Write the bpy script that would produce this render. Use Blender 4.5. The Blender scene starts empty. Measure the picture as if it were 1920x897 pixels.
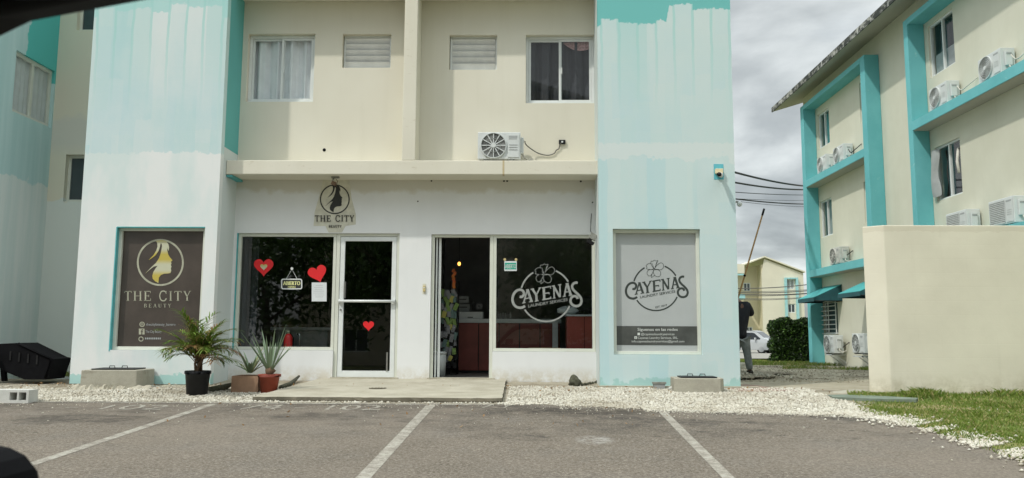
import bpy, bmesh, math, random
import numpy as np
from mathutils import Vector, Matrix, geometry
random.seed(7); RNG = np.random.default_rng(7)
R = math.radians
S = bpy.context.scene
COL = S.collection
# ---------------------------------------------------------------- camera
F = 1530.0; CAMZ = 0.70
PITCH = math.atan(181.0 / F); YAW = R(1.12); ROLL = R(0.29)
cam_d = bpy.data.cameras.new('camera'); cam = bpy.data.objects.new('camera', cam_d); COL.objects.link(cam)
CR = Matrix.Rotation(YAW, 3, 'Z') @ Matrix.Rotation(R(90) + PITCH, 3, 'X') @ Matrix.Rotation(ROLL, 3, 'Z')
CP = Vector((0, 0, CAMZ))
cam.matrix_world = Matrix.Translation(CP) @ CR.to_4x4()
cam_d.sensor_width = 36; cam_d.lens = 36 * F / 1920
cam_d.clip_start = 0.02; cam_d.clip_end = 2000
cam_d.dof.use_dof = True; cam_d.dof.focus_distance = 13.5; cam_d.dof.aperture_fstop = 11
S.camera = cam
# ---------------------------------------------------------------- light
SUN = Vector((1.08, .94, -1.82)).normalized()
sun_d = bpy.data.lights.new('sun', 'SUN'); sun_d.energy = 2.0; sun_d.angle = R(1.5); sun_d.color = (1, .96, .88)
sun = bpy.data.objects.new('sun', sun_d); COL.objects.link(sun)
sun.rotation_euler = SUN.to_track_quat('-Z', 'Y').to_euler(); sun.location = (-20, -20, 40)
W = bpy.data.worlds.new('World'); S.world = W; W.use_nodes = True
SKX, SKY = 1.3, 4.1
def world():
    nt = W.node_tree; nt.nodes.clear(); N = nt.nodes; L = nt.links
    out = N.new('ShaderNodeOutputWorld'); bg = N.new('ShaderNodeBackground'); bg.inputs[1].default_value = 0.1
    sky = N.new('ShaderNodeTexSky'); sky.sky_type = 'NISHITA'; sky.sun_disc = False
    sky.sun_elevation = math.asin(-SUN.z); sky.sun_rotation = R(229)
    tc = N.new('ShaderNodeTexCoord'); sep = N.new('ShaderNodeSeparateXYZ'); L.new(tc.outputs['Generated'], sep.inputs[0])
    def m(op, a, b=None, clamp=False):
        n = N.new('ShaderNodeMath'); n.operation = op; n.use_clamp = clamp
        for i, v in enumerate((a, b)):
            if v is None: continue
            if isinstance(v, (int, float)): n.inputs[i].default_value = v
            else: L.new(v, n.inputs[i])
        return n.outputs[0]
    h = m('MAXIMUM', m('ADD', sep.outputs[2], 0.22), 0.08)
    cmb = N.new('ShaderNodeCombineXYZ'); L.new(m('DIVIDE', sep.outputs[0], h), cmb.inputs[0]); L.new(m('DIVIDE', sep.outputs[1], h), cmb.inputs[1])
    def noise(sc, det, off, rough=.55, dist=0.):
        mp = N.new('ShaderNodeMapping'); mp.inputs[1].default_value = off; L.new(cmb.outputs[0], mp.inputs[0])
        n = N.new('ShaderNodeTexNoise'); n.inputs['Scale'].default_value = sc; n.inputs['Detail'].default_value = det
        n.inputs['Roughness'].default_value = rough; n.inputs['Distortion'].default_value = dist
        L.new(mp.outputs[0], n.inputs[0]); return n.outputs[0]
    n1 = noise(1.25, 8, (SKX, SKY, 0), .52, .25); n2 = noise(1.9, 7, (5.1, 0.4, 3), .5)
    r1 = N.new('ShaderNodeValToRGB'); L.new(n1, r1.inputs[0])
    e = r1.color_ramp.elements
    e[0].position = .38; e[0].color = (3.1, 3.35, 3.4, 1); e[1].position = .58; e[1].color = (8.0, 8.4, 8.3, 1)
    k = r1.color_ramp.elements.new(.48); k.color = (4.9, 5.25, 5.25, 1)
    mr = N.new('ShaderNodeMapRange'); L.new(n2, mr.inputs[0]); mr.inputs[1].default_value = .56; mr.inputs[2].default_value = .72
    mr.inputs[3].default_value = 0; mr.inputs[4].default_value = .45
    mx = N.new('ShaderNodeMix'); mx.data_type = 'RGBA'; L.new(mr.outputs[0], mx.inputs[0]); L.new(r1.outputs[0], mx.inputs[6]); mx.inputs[7].default_value = (5.4, 6.3, 7.2, 1)
    # a little of the clear sky shows through
    mx2 = N.new('ShaderNodeMix'); mx2.data_type = 'RGBA'; mx2.inputs[0].default_value = .88; L.new(sky.outputs[0], mx2.inputs[6]); L.new(mx.outputs[2], mx2.inputs[7])
    zen = N.new('ShaderNodeMapRange'); L.new(sep.outputs[2], zen.inputs[0]); zen.inputs[1].default_value = .42; zen.inputs[2].default_value = .85; zen.inputs[3].default_value = 1.; zen.inputs[4].default_value = 3.2  # sky above the view brightened to add fill light
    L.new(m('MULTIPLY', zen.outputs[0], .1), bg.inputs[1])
    L.new(mx2.outputs[2], bg.inputs[0]); L.new(bg.outputs[0], out.inputs[0])
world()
V = S.view_settings; V.view_transform = 'Standard'; V.look = 'None'; V.exposure = 0.17; V.gamma = 1; V.use_curve_mapping = False
S.cycles.max_bounces = 6; S.cycles.transparent_max_bounces = 12

# ---------------------------------------------------------------- picture measurements to world points
def ray(px, py): return CR @ Vector(((px - 960) / F, (448.5 - py) / F, -1))
def atY(px, py, Y): d = ray(px, py); return CP + d * (Y / d.y)
def atX(px, py, X): d = ray(px, py); return CP + d * (X / d.x)
KY = 10.5
_prof = [(-60, -1.4), (-14, -1.30), (KY, -.17), (13.3, -.045), (17, -.045), (26, -.15), (45, -.5), (64, -.57), (1500, -.6)]
def gz(x, y):
    for (a, za), (b, zb) in zip(_prof, _prof[1:]):
        if y <= b: return za + (zb - za) * (max(y, a) - a) / (b - a)
    return -.6
def atG(px, py, h=0.):
    d = ray(px, py); lo, hi = 1., 400.
    fn = lambda Y: (CAMZ + d.z * Y / d.y) - gz(0, Y) - h
    for _ in range(60):
        mid = (lo + hi) / 2
        if fn(mid) > 0: lo = mid
        else: hi = mid
    return CP + d * (lo / d.y)
def X13(px, py=500): return atY(px, py, 13.3).x
def Z13(py, px=760): return atY(px, py, 13.3).z

# ---------------------------------------------------------------- node helpers
class NB:
    def __init__(s, name):
        s.m = bpy.data.materials.new(name); s.m.use_nodes = True; s.nt = s.m.node_tree; s.N = s.nt.nodes; s.L = s.nt.links
        s.b = s.N['Principled BSDF']; s.pos = None
    def P(s, obj=False):
        if obj:
            t = s.N.new('ShaderNodeTexCoord'); return t.outputs['Object']
        if s.pos is None: s.pos = s.N.new('ShaderNodeNewGeometry').outputs['Position']
        return s.pos
    def set(s, inp, v):
        if isinstance(v, (int, float)): inp.default_value = v
        elif isinstance(v, tuple): inp.default_value = v if len(v) == 4 or inp.type == 'VECTOR' else (*v, 1)
        else: s.L.new(v, inp)
    def math(s, op, a, b=0., c=None, clamp=False):
        n = s.N.new('ShaderNodeMath'); n.operation = op; n.use_clamp = clamp
        s.set(n.inputs[0], a); s.set(n.inputs[1], b)
        if c is not None: s.set(n.inputs[2], c)
        return n.outputs[0]
    def xyz(s, obj=False):
        n = s.N.new('ShaderNodeSeparateXYZ'); s.L.new(s.P(obj), n.inputs[0]); return n.outputs
    def noise(s, sc=1., det=4, rough=.5, scale=(1, 1, 1), obj=False, off=(0, 0, 0)):
        mp = s.N.new('ShaderNodeMapping'); mp.inputs['Scale'].default_value = scale; mp.inputs['Location'].default_value = off; s.L.new(s.P(obj), mp.inputs[0])
        n = s.N.new('ShaderNodeTexNoise'); n.inputs['Scale'].default_value = sc; n.inputs['Detail'].default_value = det; n.inputs['Roughness'].default_value = rough
        s.L.new(mp.outputs[0], n.inputs[0]); return n.outputs[0]
    def rng(s, v, a, b, c=0., d=1.):
        n = s.N.new('ShaderNodeMapRange'); s.set(n.inputs[0], v)
        for i, q in enumerate((a, b, c, d)): s.set(n.inputs[1 + i], q)
        return n.outputs[0]
    def mix(s, f, a, b, mode='MIX'):
        n = s.N.new('ShaderNodeMix'); n.data_type = 'RGBA'; n.blend_type = mode
        s.set(n.inputs[0], f); s.set(n.inputs[6], a); s.set(n.inputs[7], b); return n.outputs[2]
    def bump(s, h, strength=.2, dist=.01):
        n = s.N.new('ShaderNodeBump'); n.inputs['Strength'].default_value = strength; n.inputs['Distance'].default_value = dist
        s.L.new(h, n.inputs['Height']); s.L.new(n.outputs[0], s.b.inputs['Normal'])
    def fin(s, col, rough=.6, metal=0., spec=.5):
        s.set(s.b.inputs['Base Color'], col); s.set(s.b.inputs['Roughness'], rough); s.set(s.b.inputs['Metallic'], metal)
        s.b.inputs['Specular IOR Level'].default_value = spec; return s.m

def mk(name, c, rough=.6, var=.12, sc=6., metal=0., bump=0., bsc=60., spec=.5, obj=True):
    n = NB(name); f = n.noise(sc, 5, .6, obj=obj)
    dark = tuple(x * (1 - var) for x in c); lite = tuple(min(x * (1 + var), .95) for x in c)
    col = n.mix(n.rng(f, .3, .7), dark, lite)
    if bump: n.bump(n.noise(bsc, 4, .6, obj=obj), bump)
    return n.fin(col, rough, metal, spec)

def brickline(n, axis='x'):
    # faint rows of concrete block telegraphing through the paint
    o = n.xyz(); v = n.math('FRACT', n.math('DIVIDE', o[2], .205))
    a = n.math('ABSOLUTE', n.math('SUBTRACT', v, .5))
    return n.rng(a, .455, .5, 0., 1.)

def plaster(name, c, var=.05, dirt=.0, bump=.25, stain=None):
    n = NB(name)
    big = n.noise(.55, 4, .6); mid = n.noise(3.5, 5, .65); strk = n.noise(1., 4, .6, scale=(7, 7, .35))
    col = n.mix(n.rng(big, .35, .65), tuple(x * (1 - var) for x in c), tuple(x * (1 + var * .4) for x in c))
    col = n.mix(n.rng(strk, .5, .8, 0, .10), col, tuple(x * .72 for x in c))
    col = n.mix(n.rng(mid, .55, .85, 0, .14), col, tuple(x * .82 for x in c))
    z = n.xyz()[2]
    if dirt:  # splash-back at the foot of the wall
        f = n.math('MULTIPLY', n.rng(z, -.1, .28, 1, 0), n.rng(n.noise(5, 5, .7), .35, .65, 0, dirt))
        col = n.mix(f, col, (.42, .36, .25))
    n.bump(n.math('ADD', n.math('MULTIPLY', n.noise(45, 6, .7), .6), n.math('MULTIPLY', brickline(n), -.12)), bump, .006)
    return n.fin(col, .82, 0, .25)

def wall_white():
    n = NB('white_shopfront_paint'); o = n.xyz()
    c = (.70, .71, .70)
    big = n.noise(.6, 4, .6); strk = n.noise(1., 4, .6, scale=(4, 4, .5))
    col = n.mix(n.rng(big, .35, .65), (.73, .745, .745), (.80, .815, .815))
    col = n.mix(n.rng(strk, .5, .8, 0, .16), col, (.62, .63, .62))
    # unpainted cream band under the ledge, ragged lower edge
    e = n.math('ADD', o[2], n.rng(n.noise(4, 3, .6), .3, .7, -.05, .05))
    col = n.mix(n.rng(e, 3.02, 3.10, 0, .7), col, (.60, .57, .48))
    f = n.math('MULTIPLY', n.rng(o[2], -.1, .22, 1, 0), n.rng(n.noise(6, 5, .75), .35, .6, 0, .9))
    col = n.mix(f, col, (.50, .43, .28))
    n.bump(n.noise(45, 6, .7), .22, .006)
    return n.fin(col, .8, 0, .25)

def cream_facade():
    n = NB('cream_facade_paint'); o = n.xyz()
    a = (.68, .65, .545); b = (.735, .71, .61)
    big = n.noise(.5, 3, .6); strk = n.noise(1., 4, .6, scale=(5, 5, .4))
    col = n.mix(n.rng(big, .35, .65), a, b)
    col = n.mix(n.rng(strk, .52, .8, 0, .14), col, (.5, .47, .36))
    xx = atY(944, 315, 12.8).x; run = n.math('MULTIPLY', n.rng(n.math('ABSOLUTE', n.math('SUBTRACT', o[0], xx)), .010, .02, .7, 0), n.rng(o[1], 12.9, 12.95, 1, 0)); col = n.mix(n.math('MULTIPLY', run, n.rng(o[2], 3.5, 3.6, 1, 0)), col, (.45, .33, .14))
    sp = n.rng(n.noise(7, 5, .75, scale=(1, 1, 3)), .62, .70, 0, .35); col = n.mix(n.math('MULTIPLY', sp, n.rng(o[1], 12.9, 12.95, 1, 0)), col, (.38, .31, .18))
    n.bump(n.noise(45, 6, .7), .2, .006)
    return n.fin(col, .82, 0, .25)

def tower_paint(name, right=True):
    n = NB(name); o = n.xyz(); x, y, z = o[0], o[1], o[2]
    def wn(v, k):
        w = n.N.new('ShaderNodeTexWhiteNoise'); w.noise_dimensions = '1D'; n.L.new(n.math('ADD', v, k), w.inputs['W']); return w.outputs[0]
    xw = n.math('ADD', x, n.rng(n.noise(1.2, 3, .6), .3, .7, -.02, .02))
    c1 = n.math('FLOOR', n.math('DIVIDE', xw, .29)); r1 = wn(c1, .37); r2 = wn(c1, 9.11); r3 = wn(n.math('FLOOR', n.math('DIVIDE', xw, .47)), 4.3)
    edge = n.rng(n.noise(14, 4, .6), .3, .7, -.03, .03)
    ze = n.math('ADD', z, edge)
    teal = (.17, .50, .485)
    aqua = (.54, .68, .685) if right else (.50, .67, .68)
    pale = (.615, .70, .69) if right else (.68, .735, .73)
    blue = (.48, .655, .695)
    green = (.50, .67, .66)
    strk = n.noise(1., 6, .65, scale=(4, 4, .8)); fine = n.noise(1., 6, .7, scale=(14, 14, 2.5))
    base = n.mix(n.rng(n.noise(.8, 4, .6), .38, .62), green, blue)
    base = n.mix(.6, base, aqua)
    base = n.mix(n.rng(strk, .40, .70, 0, .35), base, pale)
    def cell(wx, hz, k):
        cx_ = n.math('FLOOR', n.math('DIVIDE', xw, wx)); zz = n.math('ADD', n.math('DIVIDE', ze, hz), n.math('MULTIPLY', wn(cx_, k), 3.)); return wn(n.math('ADD', n.math('MULTIPLY', cx_, 17.3), n.math('FLOOR', zz)), k)
    base = n.mix(n.rng(cell(.24, 1.5, 3.1), .55, .60, 0, .38), base, pale)
    base = n.mix(n.rng(cell(.33, .9, 7.7), .66, .70, 0, .30), base, blue)
    base = n.mix(n.rng(cell(.24, .55, 5.9), .80, .84, 0, .30), base, green)
    base = n.mix(n.rng(fine, .5, .75, 0, .18), base, green)
    base = n.mix(n.rng(n.noise(.9, 5, .6, off=(3, 3, 9)), .45, .7, 0, .6), base, pale)
    # roller columns, strongest right below the old teal
    hi = n.rng(ze, 4.2, 5.7, 0, 1); fr = n.math('FRACT', n.math('DIVIDE', xw, .29)); gap = n.math('MULTIPLY', n.rng(n.math('ABSOLUTE', n.math('SUBTRACT', fr, .5)), .42, .44), n.math('MULTIPLY', hi, .7))
    base = n.mix(n.math('MULTIPLY', n.rng(r2, .3, .8, 0, .85), hi), base, pale)
    base = n.mix(n.math('MULTIPLY', n.rng(r3, .72, .9, 0, .32), hi), base, (.30, .60, .575))
    base = n.mix(gap, base, (.36, .63, .60))
    if right:
        top = n.math('ADD', 5.60, n.math('MULTIPLY', r1, .16))
        top = n.math('ADD', top, n.math('MULTIPLY', n.rng(x, 2.2, 2.25), .25))
        base = n.mix(n.rng(n.math('SUBTRACT', ze, top), 0, .02), base, teal)
        # lower storey: big roller patches
        lo = n.rng(ze, 3.50, 3.52, 1, 0)
        px = n.math('FLOOR', n.math('DIVIDE', xw, .62)); rr = wn(px, 2.2)
        base = n.mix(n.math('MULTIPLY', lo, n.rng(rr, .5, .55, 0, .5)), base, (.45, .655, .69))
        inx = n.math('MULTIPLY', n.rng(xw, 2.13, 2.16), n.rng(xw, 2.55, 2.58, 1, 0))
        base = n.mix(n.math('MULTIPLY', n.math('MULTIPLY', lo, inx), .75), base, (.60, .71, .70))
        e2 = n.rng(n.noise(3, 3, .6), .3, .7, -.1, .1)
        zb = n.math('ADD', z, e2)
        band = n.math('MULTIPLY', n.rng(zb, 3.46, 3.48), n.rng(n.math('ADD', z, edge), 3.70, 3.72, 1, 0))
        base = n.mix(n.math('MULTIPLY', band, .75), base, (.66, .72, .71))
        foot = n.math('MULTIPLY', n.rng(n.math('ADD', z, n.rng(n.noise(6, 4, .6), .3, .7, -.09, .09)), .03, .06, 1, 0), .8)
        base = n.mix(foot, base, (.33, .56, .53))
        # scrape marks
        sc = n.rng(n.noise(9, 3, .8, scale=(1, 1, .4)), .70, .73, 0, .8)
        base = n.mix(n.math('MULTIPLY', sc, n.rng(z, .9, 1.3, 1, 0)), base, (.75, .77, .76))
    else:
        top = n.math('ADD', 5.72, n.math('MULTIPLY', r1, .35))
        base = n.mix(n.math('MULTIPLY', n.rng(n.math('SUBTRACT', ze, top), 0, .02), .75), base, (.36, .64, .62))
        lo = n.rng(n.math('ADD', ze, n.math('MULTIPLY', r3, .08)), 3.60, 3.62, 1, 0)
        wht = n.mix(n.rng(n.noise(1.1, 4, .6, scale=(1.6, 1, .6)), .4, .62), (.76, .78, .77), (.64, .73, .72))
        base = n.mix(lo, base, wht)
        foot = n.math('MULTIPLY', n.rng(n.math('ADD', z, n.rng(n.noise(6, 4, .6), .3, .7, -.05, .05)), .06, .08, 1, 0), .85)
        base = n.mix(foot, base, (.36, .62, .59))
    n.bump(n.math('ADD', n.math('MULTIPLY', n.noise(45, 6, .7), .6), n.math('MULTIPLY', brickline(n), -.12)), .28, .006)
    return n.fin(base, .8, 0, .25)

def wing_paint():
    n = NB('patchy_wing_paint'); o = n.xyz(); z = o[2]
    e = n.rng(n.noise(1.6, 3, .6), .3, .7, -.14, .14)
    strk = n.rng(n.noise(1., 4, .6, scale=(5, 5, .3)), .4, .65)
    wht = n.mix(strk, (.66, .75, .73), (.76, .81, .79)); aqua = n.mix(strk, (.46, .66, .66), (.54, .72, .72)); teal = (.11, .52, .49)
    col = n.mix(n.rng(n.math('ADD', z, e), 3.40, 3.43), wht, aqua)
    ey = n.math('ADD', o[1], n.rng(n.noise(2.2, 3, .6), .3, .7, -.1, .1))
    tt = n.math('MULTIPLY', n.rng(z, 5.30, 5.31), n.rng(ey, 13.72, 13.74))
    col = n.mix(tt, col, teal)
    n.bump(n.noise(45, 6, .7), .2, .006); return n.fin(col, .82, 0, .25)

def recess_paint():
    n = NB('recess_wall_paint'); z = n.xyz()[2]
    e = n.rng(n.noise(2, 3, .6), .3, .7, -.1, .1)
    col = n.mix(n.rng(n.math('ADD', z, e), 3.05, 3.08), (.70, .74, .69), (.72, .69, .56))
    col = n.mix(n.math('MULTIPLY', n.rng(n.math('ADD', z, e), 4.6, 4.7, 1, 0), n.rng(z, 3.9, 4.2)), col, (.66, .65, .57))
    n.bump(n.noise(45, 6, .7), .2, .006); return n.fin(col, .82, 0, .25)

def far_side_teal():
    n = NB('teal_fin_paint'); o = n.xyz()
    col = n.mix(n.rng(n.noise(1.2, 4, .6), .35, .65), (.13, .44, .47), (.165, .50, .53))
    ch = n.rng(n.noise(5, 5, .7), .66, .70, 0, .6); col = n.mix(ch, col, (.34, .60, .60))
    n.bump(n.noise(40, 5, .7), .2, .006); return n.fin(col, .7, 0, .3)

def side_cream():
    n = NB('side_cream_paint')
    col = n.mix(n.rng(n.noise(.8, 4, .6), .35, .65), (.62, .61, .50), (.68, .67, .56))
    col = n.mix(n.rng(n.noise(1., 4, .6, scale=(5, 5, .4)), .55, .8, 0, .12), col, (.4, .38, .28))
    n.bump(n.noise(45, 6, .7), .2, .006); return n.fin(col, .82, 0, .25)

def garden_wall_mat():
    n = NB('cream_garden_wall'); z = n.xyz()[2]
    col = n.mix(n.rng(n.noise(.9, 4, .6), .35, .65), (.68, .645, .53), (.76, .725, .60))
    col = n.mix(n.rng(n.noise(3, 5, .6, scale=(.5, 1, 3)), .58, .8, 0, .12), col, (.52, .44, .36))
    foot = n.math('MULTIPLY', n.rng(z, -.1, .22, 1, 0), n.rng(n.noise(5, 5, .75), .38, .62, 0, .6)); col = n.mix(foot, col, (.34, .30, .17))
    col = n.mix(n.rng(n.noise(1., 5, .7, scale=(6, 6, .35)), .56, .78, 0, .22), col, (.46, .42, .32))
    crk = n.rng(n.math('ADD', z, n.rng(n.noise(3, 4, .7), .3, .7, -.03, .03)), 2.245, 2.25, 0, .2)
    col = n.mix(crk, col, (.45, .39, .28))
    n.bump(n.math('ADD', n.noise(30, 6, .7), n.math('MULTIPLY', brickline(n), -.3)), .25, .006); return n.fin(col, .85, 0, .25)

def fascia_mat():
    n = NB('mildewed_roof_edge')
    v = n.noise(1., 6, .75, scale=(3, 3, 6)); b = n.noise(1., 3, .6, scale=(9, 9, 2))
    col = n.mix(n.rng(v, .38, .52), (.42, .42, .38), (.035, .04, .035))
    col = n.mix(n.rng(b, .60, .66, 0, .7), col, (.60, .60, .57))
    return n.fin(col, .9)

def asphalt_mat():
    n = NB('dusty_asphalt'); o = n.xyz()
    col = n.mix(n.rng(n.noise(.45, 5, .6), .36, .64), (.125, .104, .080), (.178, .149, .117))
    col = n.mix(n.rng(n.noise(1.1, 5, .65, off=(3, 1, 0)), .5, .72, 0, .5), col, (.15, .145, .135))
    col = n.mix(n.rng(n.noise(38, 5, .9), .44, .66, 0, .9), col, (.40, .36, .30))
    col = n.mix(n.rng(n.noise(36, 5, .9, off=(9, 3, 1)), .50, .66, 0, .9), col, (.055, .047, .04))
    # oil stains in front of the bays
    near = n.math('MULTIPLY', n.rng(o[1], 7.6, 9.2), n.rng(o[1], 10.3, 10.45, 1, .3))
    st = n.rng(n.noise(1.5, 6, .72, scale=(1, 1.3, 1), off=(7.7, 2, 0)), .46, .60, 0, .85)
    col = n.mix(n.math('MULTIPLY', near, n.math('MULTIPLY', st, n.rng(n.noise(14, 4, .7, scale=(.5, 1.4, 1)), .4, .6, .35, 1.))), col, (.055, .05, .046))
    sp = n.rng(n.noise(4.2, 4, .65, scale=(.8, 1.5, 1), off=(1, 6, 0)), .62, .67, 0, .7)
    col = n.mix(n.math('MULTIPLY', sp, n.rng(o[1], 6.4, 8.4)), col, (.05, .047, .042))
    ps = atG(1115, 826); dd = n.math('ADD', n.math('POWER', n.math('SUBTRACT', o[0], ps.x), 2), n.math('POWER', n.math('MULTIPLY', n.math('SUBTRACT', o[1], ps.y), .8), 2)); col = n.mix(n.math('MULTIPLY', n.rng(dd, .0, .045, 1, 0), n.rng(n.noise(13, 5, .75), .42, .58, 0, .8)), col, (.46, .45, .42))
    col = n.mix(n.rng(n.noise(.22, 4, .6, off=(2, 8, 0)), .45, .6, 0, .35), col, (.25, .215, .175))
    for (ux, uy, ax, ay, kk) in ((1085, 772, 1.1, .34, .8), (610, 783, .75, .38, .5), (150, 785, .9, .35, .6), (255, 772, .5, .2, .5), (960, 820, .5, .3, .35)):
        c = atG(ux, uy); d2 = n.math('ADD', n.math('POWER', n.math('DIVIDE', n.math('SUBTRACT', o[0], c.x), ax), 2), n.math('POWER', n.math('DIVIDE', n.math('SUBTRACT', o[1], c.y), ay), 2))
        msk = n.math('MULTIPLY', n.rng(n.math('ADD', d2, n.rng(n.noise(3.5, 5, .75), .3, .7, -.7, .7)), .3, 1.0, kk, 0), n.rng(n.noise(11, 5, .75, scale=(.6, 1.2, 1)), .36, .60)); col = n.mix(msk, col, (.042, .037, .032))
    # pale cracks
    vo = n.N.new('ShaderNodeTexVoronoi'); vo.feature = 'DISTANCE_TO_EDGE'; vo.inputs['Scale'].default_value = .5
    wv = n.N.new('ShaderNodeVectorMath'); wv.operation = 'ADD'; n.L.new(n.P(), wv.inputs[0])
    cn = n.N.new('ShaderNodeTexNoise'); cn.inputs['Scale'].default_value = 2; n.L.new(n.P(), cn.inputs[0]); n.L.new(cn.outputs[1], wv.inputs[1]); n.L.new(wv.outputs[0], vo.inputs[0])
    col = n.mix(n.rng(vo.outputs[0], .0, .004, .15, 0), col, (.34, .31, .26))
    n.bump(n.math('ADD', n.noise(60, 5, .85), n.math('MULTIPLY', n.noise(4, 3, .6), .5)), .7, .02)
    return n.fin(col, .93, 0, .2)

def line_paint_mat():
    n = NB('worn_road_paint')
    col = n.mix(n.rng(n.noise(60, 4, .8), .35, .7), (.42, .405, .35), (.33, .31, .26))
    col = n.mix(n.rng(n.noise(9, 7, .9), .44, .56, 0, .9), col, (.21, .185, .155))
    n.bump(n.noise(130, 4, .8), .4, .01); return n.fin(col, .9, 0, .2)

def ground_mat(name, a, b, c=None, sc=2., bump=.5):
    n = NB(name)
    col = n.mix(n.rng(n.noise(sc, 5, .65), .36, .64), a, b)
    if c: col = n.mix(n.rng(n.noise(sc * .4, 5, .7, off=(4, 4, 0)), .48, .6, 0, .9), col, c)
    col = n.mix(n.rng(n.noise(90, 3, .8), .4, .75, 0, .4), col, tuple(x * .6 for x in a))
    n.bump(n.math('ADD', n.noise(60, 4, .8), n.noise(9, 4, .6)), bump, .03); return n.fin(col, .95, 0, .2)

def concrete_mat(name, a=(.40, .37, .29), b=(.50, .47, .38), dark=(.16, .14, .10)):
    n = NB(name)
    col = n.mix(n.rng(n.noise(2.5, 5, .65), .36, .64), a, b)
    col = n.mix(n.rng(n.noise(1., 5, .7, scale=(1.2, 5, 5), off=(2, 0, 0)), .58, .7, 0, .45), col, dark)
    col = n.mix(n.rng(n.noise(90, 3, .8), .45, .75, 0, .35), col, dark)
    n.bump(n.noise(50, 6, .75), .4, .01); return n.fin(col, .92, 0, .2)

def glass_mat(name, tint=(.75, .8, .8), refl=1.0, ior=1.5):
    m = bpy.data.materials.new(name); m.use_nodes = True; nt = m.node_tree; N = nt.nodes; L = nt.links
    N.remove(N['Principled BSDF']); out = N['Material Output']
    t = N.new('ShaderNodeBsdfTransparent'); t.inputs[0].default_value = (*tint, 1)
    g = N.new('ShaderNodeBsdfGlossy'); g.inputs['Roughness'].default_value = .01; g.inputs[0].default_value = (refl, refl, refl, 1)
    f = N.new('ShaderNodeFresnel'); f.inputs[0].default_value = ior
    ge = N.new('ShaderNodeNewGeometry'); inv = N.new('ShaderNodeMath'); inv.operation = 'SUBTRACT'; inv.inputs[0].default_value = 1.; L.new(ge.outputs['Backfacing'], inv.inputs[1]); mu = N.new('ShaderNodeMath'); mu.operation = 'MULTIPLY'; L.new(f.outputs[0], mu.inputs[0]); L.new(inv.outputs[0], mu.inputs[1])
    mx = N.new('ShaderNodeMixShader'); L.new(mu.outputs[0], mx.inputs[0]); L.new(t.outputs[0], mx.inputs[1]); L.new(g.outputs[0], mx.inputs[2]); L.new(mx.outputs[0], out.inputs[0])
    return m
def leaf_mat(name, a, b, c=None, trans=.25):
    n = NB(name)
    oi = n.N.new('ShaderNodeNewGeometry').outputs['Random Per Island']
    col = n.mix(oi, a, b)
    if c: col = n.mix(n.math('GREATER_THAN', oi, .84), col, c)
    n.b.inputs['Transmission Weight'].default_value = 0
    n.b.inputs['Subsurface Weight'].default_value = 0
    m = n.fin(col, .5, 0, .35)
    t = n.N.new('ShaderNodeBsdfTranslucent'); n.L.new(col, t.inputs[0])
    mx = n.N.new('ShaderNodeMixShader'); mx.inputs[0].default_value = trans
    n.L.new(n.b.outputs[0], mx.inputs[1]); n.L.new(t.outputs[0], mx.inputs[2]); n.L.new(mx.outputs[0], n.N['Material Output'].inputs[0])
    return m
def stone_mat():
    n = NB('pale_limestone_chip'); oi = n.N.new('ShaderNodeNewGeometry').outputs['Random Per Island']
    r = n.N.new('ShaderNodeValToRGB'); n.L.new(oi, r.inputs[0]); e = r.color_ramp.elements; e[0].color = (.48, .45, .37, 1); e[1].color = (.72, .70, .62, 1)
    for p, c in ((.3, (.63, .605, .52)), (.62, (.54, .505, .41)), (.66, (.68, .66, .58)), (.9, (.30, .26, .20)), (.93, (.58, .55, .47))): k = e.new(p); k.color = (*c, 1)
    col = n.mix(n.rng(n.noise(1.1, 6, .75), .46, .62, 0, .5), r.outputs[0], (.30, .255, .18)); return n.fin(col, .9, 0, .2)
def gold_mat():
    n = NB('gold_foil_print'); z = n.xyz()[2]; zc = atY(300, 492, 12.69).z
    w = n.math('SINE', n.math('MULTIPLY', n.math('SUBTRACT', z, zc), 19.)); col = n.mix(n.rng(w, -.7, .7), (.55, .55, .40), (.52, .42, .08)); return n.fin(col, .5)
def emit_mat(name, c, s):
    n = NB(name); n.b.inputs['Emission Color'].default_value = (*c, 1); n.b.inputs['Emission Strength'].default_value = s; return n.fin(c, .5)

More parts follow.
